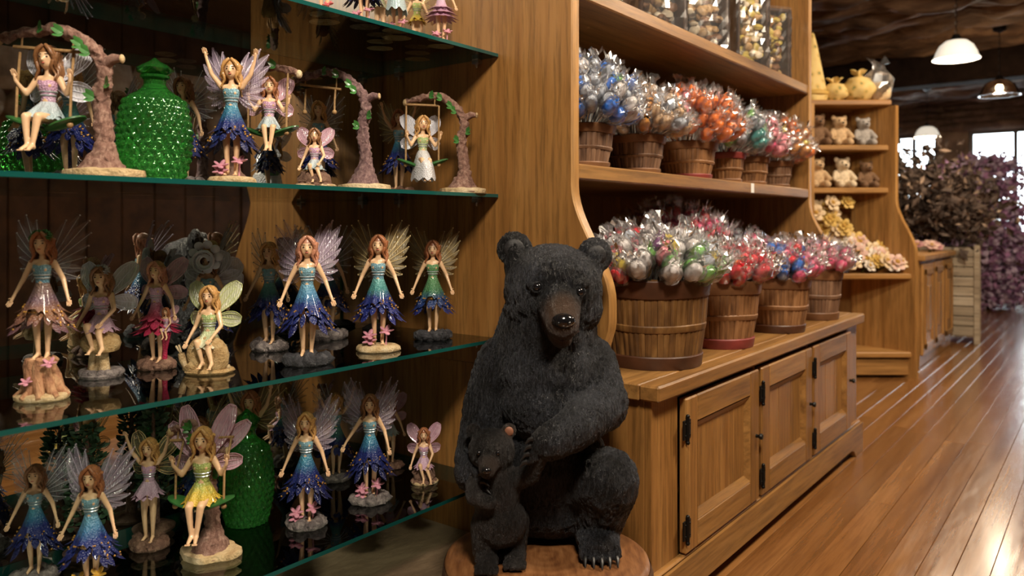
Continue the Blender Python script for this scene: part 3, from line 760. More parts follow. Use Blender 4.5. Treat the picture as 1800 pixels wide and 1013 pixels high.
figurine('green-skirted fairy against the mirror behind the lilac and yellow fairies', (-1.735, 1.035, SHZ[0]), .22, .3, pose='stand', top=GREENB, skirt=('long', GREENB), wings=('spiky', W_GOLD), hair='brown', seed=0, base=('rock', 'dark'))
def seat_figure(label, loc, s, turn, seat, **kw):
    """fairy resting on a carved seat: seat(mb-builder) returns list of (name, mesh mb, mat)"""
    lift = kw.pop('lift', 0.0); fl = kw.pop('fl', None)
    r = empty('fairy_figurine', loc, YAW + turn, label, 'figurine', None, s)
    for nm, mb, mt in seat:
        mb.v = [(x, y, max(0.0, z)) for x, y, z in mb.v]
        mb.build(nm, mt, r, True, 50)
    fairy_parts(r, z=lift, **kw); return r
def rocky_seat(h, seed, rx=.17, mat='brown', basemat='cream'):
    m = MB(); o = Vector((seed * 4.2, 1, 0))
    m.ell((0, .02, h * .45), (rx * .95, rx * .85, h * .55), 20, 12, fn=lambda p: 1 + .28 * noise.noise(p * 2.5 + o))
    for i in range(12):
        a = i * .55; m.ell((rx * .85 * math.cos(a), rx * .8 * math.sin(a), .03), (.055, .045, .035), 8, 6, fn=lambda p: 1 + .3 * noise.noise(p * 2 + o + Vector((i, 0, 0))))
    b = MB(); b.lathe([(.001, 0), (rx * 1.15, 0), (rx * 1.2, .02), (rx * 1.1, .04), (.001, .045)], 26, lambda th, j: (1 + .08 * math.sin(3 * th + seed), 0), sy=.85)
    return [('rock_seat', m, ROCKS[mat]), ('base', b, ROCKS[basemat])]
seat_figure('small pink fairy seated on a low rock, lowest shelf, by the oak panel', shelf_spot(745, 848, 0), .185, .1, rocky_seat(.24, 1), lift=-.24, pose='rest', top=LILAC, skirt=('short', LILAC), wings=('butterfly', W_PINK), hair='auburn', dots=False, seed=1)
# ---- second shelf
r = figurine('large fairy with pale blue top and amber skirt on a twisted tree stump', shelf_spot(75, 702, 1), .222, .15, base=('flat', 'cream'), lift=.26, pose='stand', top=BLUETOP, skirt=('long', AMBER), wings=('spiky', W_CLR), hair='auburn', seed=2, crown=LEAFG)
m = MB(); 
for i in range(9):
    a = 2 * PI * i / 9; c, s_ = math.cos(a), math.sin(a)
    m.tube([(.20 * c, .17 * s_, .03), (.13 * c, .11 * s_, .07), (.085 * c + .02 * s_, .075 * s_, .18), (.075 * c - .02, .07 * s_, .28), (.10 * c, .09 * s_, .335)], [.02, .04, .045, .045, .03], 8, True, .12)
m.ell((0, 0, .2), (.08, .075, .14), 12, 8); m.build('tree_stump', rock_mat('stump_bark', ((.16, .06, .035), (.42, .20, .10), (.60, .38, .20)), 9, (1, 1, .4)), r, True, 60)
m = MB(); blossom(m, (.09, -.10, .30), .06); blossom(m, (-.07, -.13, .16), .05); m.build('flowers', FLOWER_PINK, r)
def mushroom_seat():
    m = MB(); m.lathe([(.001, .40), (.08, .395), (.145, .35), (.165, .28), (.14, .225), (.07, .21), (.055, .20)], 26, lambda th, j: (1 + .05 * math.sin(5 * th + j), 0))
    s1 = MB(); s1.tube([(0, 0, .04), (.01, 0, .12), (0, 0, .24)], [.075, .055, .05], 12)
    s2 = MB(); s2.tube([(-.08, -.02, .04), (-.07, -.03, .1), (-.06, -.03, .22)], [.04, .03, .028], 10)
    b = MB()
    for i in range(15):
        a = 2 * PI * i / 15; b.ell((.14 * math.cos(a), .12 * math.sin(a), .035), (.055, .05, .038), 8, 6, fn=lambda p: 1 + .2 * noise.noise(p * 2 + Vector((i, 0, 0))))
    b.lathe([(.001, 0), (.17, 0), (.18, .02), (.14, .05), (.001, .06)], 24)
    return [('mushroom_cap', m, ROCKS['tan']), ('mushroom_stem', s1, ROCKS['cream']), ('mushroom_stem', s2, ROCKS['cream']), ('base', b, ROCKS['grey'])]
seat_figure('lilac fairy with white-flower hair seated on a round mushroom', (-1.67, .775, SHZ[1]), .235, .05, mushroom_seat(), lift=-.07, pose='rest', top=LILAC, skirt=('short', LILAC), wings=('butterfly', W_WHITE), hair='brown', dots=False, seed=1, crown=W_WHITE)
r = figurine('fairy in a lilac dress over magenta petals, with a baby fairy at her hip', shelf_spot(275, 648, 1), .213, -.05, base=('rock', 'brown'), pose='stand', top=LILAC, skirt=('petals', MAGENTA), wings=('butterfly', W_PINK), hair='pink', dots=False, seed=0)
bb = empty('baby_fairy', (.145, -.09, .20), .1, s=.42, parent=r); fairy_parts(bb, pose='rest', top=LILAC, skirt=('short', LILAC), wings=('butterfly', W_PINK), hair='auburn', dots=False, seed=1)
MB().tube([(.11, -.05, .03), (.12, -.06, .2), (.14, -.07, .385)], [.03, .024, .05], 10).build('flower_stalk', MAGENTA, r)
def snail_seat():
    m = MB(); pth = []; rd = []
    for i in range(44):
        f = i / 43; a = f * 2.6 * 2 * PI; q = .15 * (1 - f) + .012
        pth.append((-.01 + q * math.cos(a + 3.6), -.05 - .05 * f, .17 + q * math.sin(a + 3.6))); rd.append(.075 * (1 - f) + .018)
    m.tube(pth, rd, 10)
    b2 = MB(); b2.tube([(.20, -.02, .06), (.08, -.03, .05), (-.08, -.03, .05), (-.20, -.04, .07), (-.235, -.05, .14), (-.24, -.06, .19)], [.02, .05, .055, .045, .035, .03], 10)
    for sx in (-1, 1): b2.cap((-.245, -.06 + .015 * sx, .2), (-.27, -.07 + .03 * sx, .26), .007, .010, 6, 3)
    b = MB(); b.lathe([(.001, 0), (.20, 0), (.225, .02), (.21, .045), (.001, .05)], 28, lambda th, j: (1 + .06 * math.sin(7 * th), 0), sy=.8)
    return [('snail_shell', m, ROCKS['tan']), ('snail_body', b2, ROCKS['cream']), ('base', b, ROCKS['tan'])]
seat_figure('pale green fairy with mint wings riding a snail', shelf_spot(368, 655, 1), .225, .0, snail_seat(), lift=-.22, pose='rest', top=MINT, skirt=('short', MINT), wings=('butterfly', W_MINT), hair='blond', dots=False, seed=0)
r = figurine('dark blue fairy under a big white rolled flower, against the mirror behind the snail fairy', (-1.70, 1.035, SHZ[1]), .225, .05, pose='stand', skirt=('long', BLUE), wings=('round', W_WHITE), hair='brown', seed=1)
m = MB()
for i in range(3): m.tube([((.05 + .02 * i + .035 * q / 14) * math.cos(q * .5 + i * 2), -.12 - .006 * i, 1.02 + (.05 + .02 * i + .035 * q / 14) * math.sin(q * .5 + i * 2)) for q in range(15)], .022, 6, flat=.5)
for i in range(9): a = 2 * PI * i / 9; m.ell((.13 * math.cos(a), -.085, 1.06 + .13 * math.sin(a)), (.052, .016, .045), 9, 6)
m.build('rolled_flower', plain('flower_white', (.58, .60, .66), .4, coat=.3), r)
m = MB(); m.tube([(0, .08, .75), (0, .06, .95), (0, -.06, 1.02)], .02, 6); m.build('flower_stem', LEAFG, r)
figurine('dim blue fairy half hidden behind the snail fairy and the clear-winged fairy', (-1.68, 1.19, SHZ[1]), .245, -.1, pose='stand', skirt=('long', TEALB), wings=('spiky', W_CLR), hair='blond', seed=0)
figurine('sky blue fairy with clear lilac wings on jagged dark grey rocks, second shelf', shelf_spot(540, 640, 1), .262, .2, pose='stand', skirt=('long', BLUE2), wings=('spiky', W_LIL), hair='pink', seed=1, base=('rock', 'dark'))
m = MB(); 
figurine('blue fairy with clear wings close behind the sky blue fairy, second shelf', (-1.715, 1.405, SHZ[1]), .250, .25, pose='open', skirt=('long', BLUE), wings=('spiky', W_CLR), hair='auburn', seed=2)
figurine('teal and navy fairy with golden wings on a cream base with a pink flower', shelf_spot(665, 617, 1), .262, .08, pose='stand', skirt=('long', TEALB), wings=('spiky', W_GOLD), hair='auburn', seed=0, base=('flat', 'cream'), fl=FLOWER_PINK)
figurine('green-bodiced fairy with golden wings on black rocks beside the oak panel', (-1.485, 1.578, SHZ[1]), .246, .0, pose='stand', top=GREENB, skirt=('long', GREENB), wings=('spiky', W_GOLD), hair='auburn', seed=2, base=('rock', 'dark'))
fs = empty('flower_spire', (-1.735, 1.60, SHZ[1]), YAW, 'slim spire of pale pink and white blossoms in the mirror corner, second shelf', 'figurine')
m = MB()
for i in range(9): blossom(m, (.008 * math.sin(i * 2), -.012 + .006 * math.cos(i * 3), .05 + .022 * i), .021 - .0006 * i, 6, (math.sin(i * 2), -1, .4))
m.build('blossoms', resin('blossom_pale', (.60, .47, .46)), fs); MB().tube([(0, 0, .01), (0, 0, .24)], .006, 6).build('stem', LEAFG, fs)
MB().lathe([(.001, 0), (.04, 0), (.042, .008), (.02, .02), (.001, .022)], 20).build('base', ROCKS['dark'], fs)
# ---- third shelf
LV = 2
figurine('blue fairy throwing both arms up on a cream base, third shelf, beside the green bottle', shelf_x(407, -1.425, 2), .230, .12, pose='up', skirt=('long', BLUE), wings=('spiky', W_LIL), hair='blond', seed=0, base=('flat', 'cream'), fl=FLOWER_PINK)
figurine('dark blue fairy behind the arms-up fairy and the green bottle, third shelf', (-1.66, .95, SHZ[2]), .225, -.1, pose='stand', skirt=('long', BLUE), wings=('spiky', W_CLR), hair='brown', seed=2)
figurine('blue fairy with raised arms between two bark swing trees, third shelf', (-1.64, 1.60, SHZ[2]), .225, .1, pose='up', skirt=('long', BLUE), wings=('spiky', W_GOLD), hair='auburn', seed=1, base=('rock', 'brown'))
figurine('dim blue fairy against the mirror behind the first swing tree', (-1.71, .73, SHZ[2]), .235, .1, pose='stand', skirt=('long', TEALB), wings=('spiky', W_CLR), hair='blond', seed=0)
figurine('navy fairy against the mirror behind the empty swing', (-1.70, 1.36, SHZ[2]), .225, .1, pose='stand', skirt=('long', BLUE), wings=('spiky', W_CLR), hair='blond', seed=2)
seat_figure('small fairy with pink wings sitting on a brown rock under the empty swing', shelf_x(553, -1.42, 2), .165, .15, rocky_seat(.24, 2, .23), lift=-.24, pose='rest', top=LILAC, skirt=('short', PALEBL), wings=('butterfly', W_PINK), hair='brown', dots=False, seed=0)

BARK = rock_mat('painted_bark', ((.10, .045, .032), (.26, .135, .10), (.50, .33, .25)), 130, (1, 1, .6))
BARK_P = rock_mat('painted_bark_purple', ((.07, .035, .04), (.19, .105, .105), (.42, .28, .25)), 130, (1, 1, .6))
ROPE = plain('swing_rope', (.34, .20, .08), .7, var=.3, sc=200); LEAF_SEAT = resin('leaf_seat_green', (.03, .13, .03))
def catmull(P, n):
    P = [Vector(p) for p in P]; Q = [P[0] * 2 - P[1]] + P + [P[-1] * 2 - P[-2]]; out = []
    for i in range(1, len(Q) - 2):
        for k in range(n):
            t = k / n; a, b, c, d = Q[i - 1:i + 3]
            out.append(.5 * ((2 * b) + (c - a) * t + (2 * a - 5 * b + 4 * c - d) * t * t + (3 * b - a - 3 * c + d) * t ** 3))
    return out + [P[-1]]
def leaf(m, c, d, L, W, nrm):
    petal_quad(m, Vector(c), Vector(d), L, W, 0, .004, Vector(nrm).normalized(), 6)
def swing_tree(label, loc, H, L, sgn=-1, bark=BARK, fx=None, seat=.1, rope=.05, fs=.22, turn=0.0, fairy=None, bar=None, bw=.068, tilt=0, fy=0.0):
    r = empty('swing_tree_figurine', loc, YAW + turn, label, 'figurine')
    pts = [(0, 0, .006), (sgn * -.004, 0, H * .25), (sgn * .004, .004, H * .5), (sgn * -.004, 0, H * .70), (sgn * .022, 0, H * .86), (sgn * L * .42, 0, H * .965), (sgn * L * .75, 0, H * .945), (sgn * L, 0, H * .90)]
    pth = catmull(pts, 20); n = len(pth); rad = []
    for i in range(n):
        f = i / (n - 1); rad.append(.0165 * (1 - .55 * f) + .030 * max(0, 1 - f * 7) ** 1.6)
    m = MB(); m.tube(pth, rad, 22); o = Vector((H * 50, 0, 0))
    m.v = [tuple(Vector(v) + (Vector((v[0], v[1], 0)) * 0 + Vector((noise.noise(Vector(v) * 130 + o), noise.noise(Vector(v) * 130 + o + Vector((9, 0, 0))), noise.noise(Vector(v) * 80 + o + Vector((0, 9, 0)))))) * .0056) for v in m.v]
    k = pth[int(n * .46)]; m.tube([k, k + Vector((-sgn * .022, -.004, .012)), k + Vector((-sgn * .036, -.006, .010))], [.011, .009, .006], 9, True, .1)
    k2 = pth[int(n * .38)]; m.tube([k2, k2 + Vector((-sgn * .014, -.006, -.016))], [.008, .003], 7)
    m.build('trunk', bark, r, True, 70)
    q = k + Vector((-sgn * .0365, -.006, .010)); MB().ell(q, (.004, .008, .008), 10, 6).build('cut_end', ROCKS['cream'], r); MB().ell(Vector(pts[-1]), (.008, .010, .010), 10, 6).build('cut_end', ROCKS['cream'], r)
    b = MB(); b.lathe([(.001, 0), (bw, 0), (bw * 1.03, .004), (bw, .013), (bw * .6, .017), (.001, .018)], 26, lambda th, j: (1 + .07 * math.sin(4 * th + H * 30) + .04 * math.sin(7 * th), 0), sy=.75); b.build('base', ROCKS['cream'], r)
    lv = MB()
    for f, sx in ((.30, -1), (.36, 1), (.52, -1), (.57, -1), (.80, 1), (.66, -1)):
        c = pth[int(n * f)]
        for a in (-.5, .2, .9): leaf(lv, c + Vector((sx * .008, -.012, 0)), (sx * .7 * -sgn, -.5, a), .017, .006, (0, -1, .4))
    lv.build('leaves', LEAFG, r, True, 70)['kind'] = 'stuff'
    if bar:
        (x0, x1, z0, z1) = bar; MB().tube([(sgn * x0, -.004, z0), (sgn * x1, -.004, z1)], .0032, 7).build('swing_bar', ROPE, r)
        hg = MB()
        for f in (.12, .88):
            x = sgn * (x0 + (x1 - x0) * f); z = z0 + (z1 - z0) * f
            c = min(pth[n // 2:], key=lambda p: abs(p.x - x)); hg.tube([(x, -.004, z), (c.x, c.y, c.z)], .0018, 5)
        hg.build('hanger', ROPE, r)
    if fx is not None:
        rp = MB()
        for sx in (-1, 1):
            x = sgn * fx + sx * rope; c = min(pth[n // 2:], key=lambda p: abs(p.x - x)) if not bar else Vector((x, -.004, bar[2]))
            top = c if abs(c.x - x) < .03 else Vector(pth[-1])
            one = MB(); one.tube([(top.x, top.y, top.z), (x, -.012 + fy, (top.z + seat) / 2), (x, -.016 + fy, seat - .004)], .0024, 7); one.ell((x, -.016 + fy, seat - .006), .006, 8, 6); one.build('rope', ROPE, r)
        if fairy is not None:
            st = MB()
            for sx in (-1, 1): st.ell((sgn * fx + sx * .034, -.006 + fy, seat - .002), (.038, .026, .006), 14, 7, M=Matrix.Rotation(sx * -.35, 3, 'Y'))
            st.build('leaf_seat', LEAF_SEAT, r)
            f = empty('swing_fairy', (sgn * fx, fy, seat - .465 * fs), tilt, s=fs, parent=r); fairy_parts(f, dots=False, pose='swing', **fairy)
    return r
t1 = shelf_x(180, -1.425, 2)
swing_tree('brown bark swing tree with a lilac-topped fairy on a leaf seat, beside the green bottle', t1, .272, .185, fx=.096, seat=.098, rope=.0475, fs=.238, fairy=dict(top=LILAC, skirt=('short', PALEBL), wings=('butterfly', W_WHITE), hair='brown', seed=0), bar=(.035, .155, .222, .232))
swing_tree('bark swing tree with a fairy on green leaves, half hidden behind the arms-up blue fairy', (-1.585, 1.02, SHZ[2]), .285, .155, sgn=1, fx=.088, seat=.128, rope=.043, fs=.212, fairy=dict(top=LILAC, skirt=('short', PALEBL), wings=('butterfly', W_PINK), hair='auburn', seed=1), bw=.05, tilt=.25)
swing_tree('purple-brown bark swing tree with an empty broken swing', shelf_x(640, -1.455, 2), .298, .172, bark=BARK_P, fx=.105, seat=.195, rope=.036, bar=(.055, .155, .246, .258), bw=.062)
swing_tree('bark swing tree with a green-topped white-skirted fairy, beside the oak panel', (-1.395, 1.60, SHZ[2]), .272, .155, fx=.108, seat=.082, rope=.044, fs=.222, fairy=dict(top=MINT, skirt=('gown', WHITE), wings=('butterfly', W_WHITE), hair='blond', seed=0), bar=(.065, .155, .236, .240), bw=.058, tilt=.3)
swing_tree('swing tree on the lowest shelf with a yellow-skirted fairy, pink twig overhead', (-1.525, .935, SHZ[0]), .290, .085, sgn=-1, bark=BARK, fx=.004, seat=.128, rope=.050, fs=.265, fairy=dict(top=LIME, skirt=('short', LIME), wings=('tall', W_PINK), hair='blond', seed=0), bar=(-.05, .085, .252, .244), bw=.062, tilt=.1, fy=-.035)

def topiary(label, loc, H, w):
    rnd = random.Random(int(H * 999)); r = empty('leafy_tree_figurine', loc, YAW, label, 'figurine')
    MB().tube([(0, 0, .008), (.004, 0, H * .3), (-.003, 0, H * .55), (0, 0, H * .9)], [.014, .009, .007, .003], 8).build('trunk', BARK, r); MB().lathe([(.001, 0), (.045, 0), (.047, .006), (.03, .014), (.001, .016)], 20).build('base', ROCKS['brown'], r)
    m = MB()
    for i in range(420):
        f = rnd.random(); z = H * (.22 + .76 * f); k = w * math.sqrt(rnd.random()) * (1 - .55 * f); a = rnd.uniform(0, 2 * PI); d = Vector((math.cos(a), math.sin(a), rnd.uniform(-.3, .8))); leaf(m, (k * math.cos(a), k * .8 * math.sin(a), z), d, .016, .0055, (rnd.gauss(0, 1), rnd.gauss(0, 1), 1))
    m.build('leaves', resin('topiary_leaf', (.055, .12, .06), .5, .5, 40), r, True, 70)['kind'] = 'stuff'
topiary('small leafy green tree figurine against the mirror, lowest shelf, behind the raised-arm lilac fairy', (-1.745, .78, SHZ[0]), .275, .050)
topiary('taller leafy green tree figurine against the mirror, lowest shelf, behind the yellow-skirted fairy', (-1.76, .935, SHZ[0]), .315, .036)
# ---- green glass bottles
gt = NT('green_bead_glass'); gt.set(Base_Color=(.075, .50, .085, 1), Roughness=.03, Transmission_Weight=.90, IOR=1.45, Coat_Weight=.4); GREEN_GL = gt.mat
def bottle_mesh():
    prof = [(0.001, 0), (.30, 0), (.34, .02)]
    N = 44; rows = 60
    m = MB(); 
    def R(f): return .30 + .20 * math.sin(PI * min(1, (f * .86 + .10))) ** .75 if f < .86 else .30 + .20 * math.sin(PI * (.86 * .86 + .10)) ** .75 - (f - .86) / .14 * .26
    def fn(u, v):
        th = 2 * PI * u; f = v; r = R(f)
        k = abs(math.sin(th * 11 + PI * f * 6.5)) * abs(math.sin(th * 11 - PI * f * 6.5)) if f < .92 else 0
        r = r * (.93 + .12 * k) if f < .92 else r
        return (r * math.cos(th), r * math.sin(th), .01 + 1.32 * f)
    m.grid(fn, 132, 92, True)
    n = len(m.v); m.add([(0, 0, .01)], []); m.f += [(i, n, (i + 1) % 132)[::-1] for i in range(132)]; m.m += [0] * 132
    return m
def bottle(label, loc, R, Hh):
    r = empty('glass_bottle', loc, .2, label, 'bottle')
    b = bottle_mesh(); sx = R / .5; sz = Hh * .76 / 1.33; b.v = [(x * sx, y * sx, z * sz) for x, y, z in b.v]; b.build('bottle_body', GREEN_GL, r, True, 80)
    nk = MB(); z0 = Hh * .755; nk.lathe([(R * .36, z0), (R * .30, z0 + .006), (R * .30, z0 + .016), (R * .40, z0 + .020), (R * .40, z0 + .025), (R * .2, z0 + .027)], 24); nk.build('neck', GREEN_GL, r, True, 30)
    st = MB(); zz = z0 + .024; h = Hh - zz
    st.lathe([(R * .22, zz), (R * .44, zz + h * .18), (R * .50, zz + h * .36), (R * .36, zz + h * .58), (R * .16, zz + h * .78), (R * .10, zz + h * .88), (.0006, zz + h)], 28, lambda th, j: (1 + .06 * math.cos(th * 7 + j * PI), 0)); st.build('stopper', GREEN_GL, r, True, 40)
bottle('green beaded glass bottle with a pointed stopper, between a swing tree and an arms-up fairy', shelf_x(272, -1.52, 2), .0695, .250)
bottle('green beaded glass bottle on the lowest shelf behind the yellow-skirted fairy', shelf_spot(434, 918, 0), .061, .268)
# ---- topmost shelf: only their lower halves are in the picture
tops = [(570, -1.46, LILAC, 'short', W_PINK, 'cream', 'figurine with a lilac skirt on a cream base, topmost shelf, farthest from the oak panel'),
        (640, -1.42, BLUE, 'long', W_CLR, 'grey', 'navy-skirted figurine on grey rocks, topmost shelf'),
        (668, -1.56, MINT, 'short', W_MINT, 'cream', 'mint-skirted figurine at the back of the topmost shelf'),
        (697, -1.44, PALEBL, 'gown', W_WHITE, 'cream', 'white-gowned figurine on a cream base, topmost shelf'),
        (733, -1.58, LIME, 'short', W_GOLD, 'tan', 'yellow-skirted figurine on a tan base, topmost shelf'),
        (775, -1.415, LILAC, 'petals', W_PINK, 'cream', 'pink petal-skirted figurine beside the oak panel, topmost shelf')]
for i, (px, X, mt, kd, wg, bs, lb) in enumerate(tops):
    figurine(lb, shelf_x(px, X, 3), .19, .1 * (i - 2), pose=('stand', 'open')[i % 2], top=mt, skirt=(kd, mt), wings=('butterfly', wg), hair='brown', seed=i % 3, base=('flat', bs), dots=False, fl=(FLOWER_PINK if i % 2 else FLOWER_RED))
# ================================================================== bear and cub statue on a log slice
LOGH = .248; LOGR = .232
bear = empty('bear_statue', (-1.022, 1.459, 0), YAW, 'black bear statue with a cub on a wooden log slice', 'statue')
def fur_mat(name, dark, tip, muz):
    t = NT(name); v = t.coord('Object', 0, (1, 1, .22)); a = t.noise(v, 130, 4, .65, 2.2); b = t.noise(v, 330, 3, .7, 1.0); w = t.noise(t.coord('Object'), 9, 3)
    mm = t.n('ShaderNodeMath', {0: a, 1: w}, operation='MULTIPLY'); c = t.ramp(mm.outputs[0], [(.20, dark), (.40, tip)])
    at = t.n('ShaderNodeAttribute', attribute_name='muzzle'); mz = t.ramp(b, [(.3, tuple(x * .6 for x in muz)), (.7, muz)])
    c = t.mix(at.outputs['Fac'], c, mz); t.set(Base_Color=c, Roughness=.40, Specular_IOR_Level=.6)
    hh = t.n('ShaderNodeMath', {0: a, 1: b}, operation='ADD'); t.bump(hh.outputs[0], 1.0, .010); return t.mat
FUR = fur_mat('bear_fur_black', (.0022, .0022, .0028), (.062, .067, .082), (.105, .056, .030))
FUR_C = fur_mat('cub_fur_charcoal', (.009, .008, .0075), (.055, .048, .046), (.055, .036, .027))
def furry(me, amp, muz):
    vs = me.vertices; att = me.attributes.new('muzzle', 'FLOAT', 'POINT'); vals = []
    me.update(); new = []
    for v in vs:
        p = v.co; k = muz(p); vals.append(k)
        q = Vector((p.x * 120, p.y * 120, p.z * 30)); w = noise.noise_vector(p * 13) * 2.6
        n1 = 1 - abs(noise.noise(q + w)) * 2; n2 = noise.noise(q * 2.1 + w); lo = noise.noise(p * 16)
        new.append(p + v.normal * (amp * (n1 * .8 + n2 * .5 - .4) + amp * .55 * lo) * (1 - .85 * k))
    for v, c in zip(vs, new): v.co = c
    att.data.foreach_set('value', vals); me.update()
def sstep(a, b, x): t = min(1, max(0, (x - a) / (b - a))); return t * t * (3 - 2 * t)
m = MB()
m.ell((0, .105, .60), (.142, .118, .185)); m.ell((.0, .10, .43), (.150, .130, .15)); m.ell((.01, .115, .335), (.165, .115, .085))
m.cap((0, .09, .70), (.015, .075, .80), .128, .108); m.ell((.005, .05, .655), (.125, .10, .10)); m.ell((0, .045, .59), (.12, .10, .10))                       # neck
HR = Matrix.Rotation(.08, 3, 'Y')
H0 = Vector((.018, .055, .842))
m.ell(H0, (.116, .108, .112)); m.ell(H0 + Vector((-.054, .0, -.038)), (.060, .075, .058)); m.ell(H0 + Vector((.058, .0, -.040)), (.060, .075, .058))   # skull, cheeks
m.ell(H0 + Vector((.004, -.045, .035)), (.088, .065, .062))              # forehead
m.cap(H0 + Vector((.008, -.075, -.012)), H0 + Vector((.013, -.145, -.058)), .054, .037, 16, 5)     # snout
m.cap(H0 + Vector((.008, -.06, -.075)), H0 + Vector((.013, -.124, -.090)), .036, .024, 14, 5)      # lower jaw
for sx in (-1, 1): m.ell(H0 + Vector((.008 + sx * .043, -.088, .024)), (.030, .020, .014))                # brow ridges
for c, tl in ((Vector((-.072, .075, .940)), -.25), (Vector((.119, .075, .925)), .40)):
    M = Matrix.Rotation(tl, 3, 'Y'); m.ell(c, (.042, .022, .042), 18, 12, M=M); m.cap(c + M @ Vector((0, .0, -.05)), c, .036, .028)
# arm round the cub
m.cap((-.090, .085, .665), (-.134, .06, .56), .074, .062); m.cap((-.134, .06, .56), (-.164, -.005, .47), .058, .044); m.ell((-.172, -.04, .452), (.034, .042, .044))
for j in range(4): m.cap((-.170 + .004 * j, -.065, .475 - .017 * j), (-.150 + .004 * j, -.088, .462 - .017 * j), .0135, .010)
# arm across the belly
m.cap((.100, .085, .662), (.130, .04, .58), .075, .062); m.cap((.132, .04, .585), (.055, -.085, .555), .062, .047); m.cap((.055, -.085, .555), (.004, -.110, .535), .047, .040)
for j in range(4): m.cap((.0 - .008 * j, -.118, .560 - .016 * j), (-.030 - .004 * j, -.128, .550 - .016 * j), .0135, .010)
# hind legs
m.cap((.085, .10, .37), (.135, .0, .415), .095, .078); m.cap((.138, .0, .41), (.118, .045, .31), .074, .062); m.ell((.118, .01, .285), (.050, .075, .038))
m.cap((-.085, .11, .37), (-.10, .02, .40), .09, .07); m.cap((-.10, .02, .40), (-.09, .045, .31), .07, .06); m.ell((-.09, .02, .283), (.048, .07, .036))
for j in range(5):
    m.cap((.085 + .0165 * j, -.035, .282), (.083 + .0175 * j, -.058 + .006 * abs(j - 2), .266), .0135, .0115)
    m.cap((-.12 + .0155 * j, -.025, .28), (-.122 + .016 * j, -.048, .265), .013, .011)
me = remesh(m, 'bear_body', FUR, .0034, 5)
MZ = H0 + Vector((.012, -.116, -.052))
def muz(p):
    d = Vector(((p.x - MZ.x) / .047, (p.y - MZ.y) / .080, (p.z - MZ.z) / .062)).length
    return (1 - sstep(.70, 1.12, d)) * (1 if p.y < .02 else 0)
furry(me, .0042, muz)
bb = link('bear_body', me, bear)
GLOSS_BLACK = plain('glossy_black', (.006, .006, .007), .12, coat=.6); CLAW = plain('claw_dark', (.012, .011, .011), .4)
for e in (Vector((-.022, -.0495, .860)), Vector((.071, -.0475, .849))):
    MB().ell(e, (.0105, .0095, .010), 16, 10).build('eye', GLOSS_BLACK, bb)
    rim = MB(); rim.tube([e + Vector((.0115 * math.cos(a), -.003 + .004 * abs(math.cos(a)), .010 * math.sin(a))) for a in [2 * PI * i / 16 for i in range(17)]], .0035, 6, False); rim.build('eyelid', FUR, bb)
N0 = H0 + Vector((.0135, -.173, -.049))
nz = MB(); nz.ell(N0, (.0255, .018, .0175), 20, 12, fn=lambda p: 1 - .18 * max(0, -p.z) * abs(p.x)); nz.cap(N0 + Vector((0, -.005, -.012)), N0 + Vector((0, .008, -.036)), .005, .0035, 8, 3); nz.build('nose', GLOSS_BLACK, bb)
mo = MB(); mo.tube([N0 + Vector((x, .012 + abs(x) * 1.15, -.036 - .006 * math.cos(x * 60) + abs(x) * .12)) for x in [-.036 + .006 * i for i in range(13)]], .0032, 6); mo.build('mouth_line', plain('mouth_dark', (.02, .007, .006), .5), bb)
for sx in (-1, 1): MB().ell(N0 + Vector((sx * .011, -.0145, -.003)), (.005, .004, .0045), 8, 6).build('nostril', GLOSS_BLACK, bb)
for c, tl in ((Vector((-.072, .058, .940)), -.25), (Vector((.119, .058, .925)), .40)):
    MB().ell(c, (.025, .008, .025), 16, 8, M=Matrix.Rotation(tl, 3, 'Y')).build('inner_ear', plain('ear_inner', (.010, .009, .010), .6, bump=.5, sc=90), bb)
def claw(a, b, par): MB().tube([a, (Vector(a) + Vector(b)) * .5 + Vector((0, 0, .004)), b], [.0055, .0045, .0012], 7).build('claw', CLAW, par)
for j in range(5): claw((.083 + .0175 * j, -.066 + .006 * abs(j - 2), .266), (.082 + .0178 * j, -.086 + .006 * abs(j - 2), .2515), bb)
for j in range(4): claw((-.034 - .004 * j, -.137, .549 - .016 * j), (-.050 - .004 * j, -.140, .538 - .016 * j), bb); claw((-.148 + .004 * j, -.096, .462 - .017 * j), (-.130 + .004 * j, -.103, .455 - .017 * j), bb)
# cub
m = MB(); cx, cy = -.108, -.052
m.ell((cx - .004, cy, .408), (.054, .052, .080)); m.ell((cx + .004, cy, .345), (.060, .056, .058)); m.cap((cx - .01, cy, .45), (cx - .014, cy - .005, .49), .045, .044)
C0 = Vector((cx - .014, cy - .012, .503)); m.ell(C0, (.052, .050, .049))
m.cap(C0 + Vector((-.004, -.030, -.010)), C0 + Vector((-.008, -.056, -.024)), .027, .019)
EA = [(C0 + Vector((.038, .008, .042))), (C0 + Vector((-.040, .012, .040)))]
for e in EA: m.ell(e, (.017, .010, .018))
m.cap((cx + .038, cy - .01, .440), (cx + .072, cy - .035, .458), .026, .020); m.cap((cx + .072, cy - .035, .458), (cx + .093, cy - .062, .505), .020, .015); m.ell((cx + .095, cy - .064, .512), .018)
m.cap((cx - .045, cy - .01, .445), (cx - .050, cy - .045, .415), .026, .020); m.cap((cx - .050, cy - .045, .415), (cx - .018, cy - .062, .405), .019, .015)
for sx, fy in ((-1, 0), (1, .025)):
    x = cx + .004 + sx * .030; m.cap((x, cy + fy, .335), (x + sx * .002, cy - .006 + fy, .285), .036, .029); m.ell((x + .002, cy - .020 + fy, .268), (.027, .042, .0205))
    for j in range(4): m.cap((x - .016 + .012 * j, cy - .055 + fy, .266), (x - .017 + .0125 * j, cy - .064 + fy, .260), .0085, .0075)
me = remesh(m, 'cub_body', FUR_C, .0034, 4)
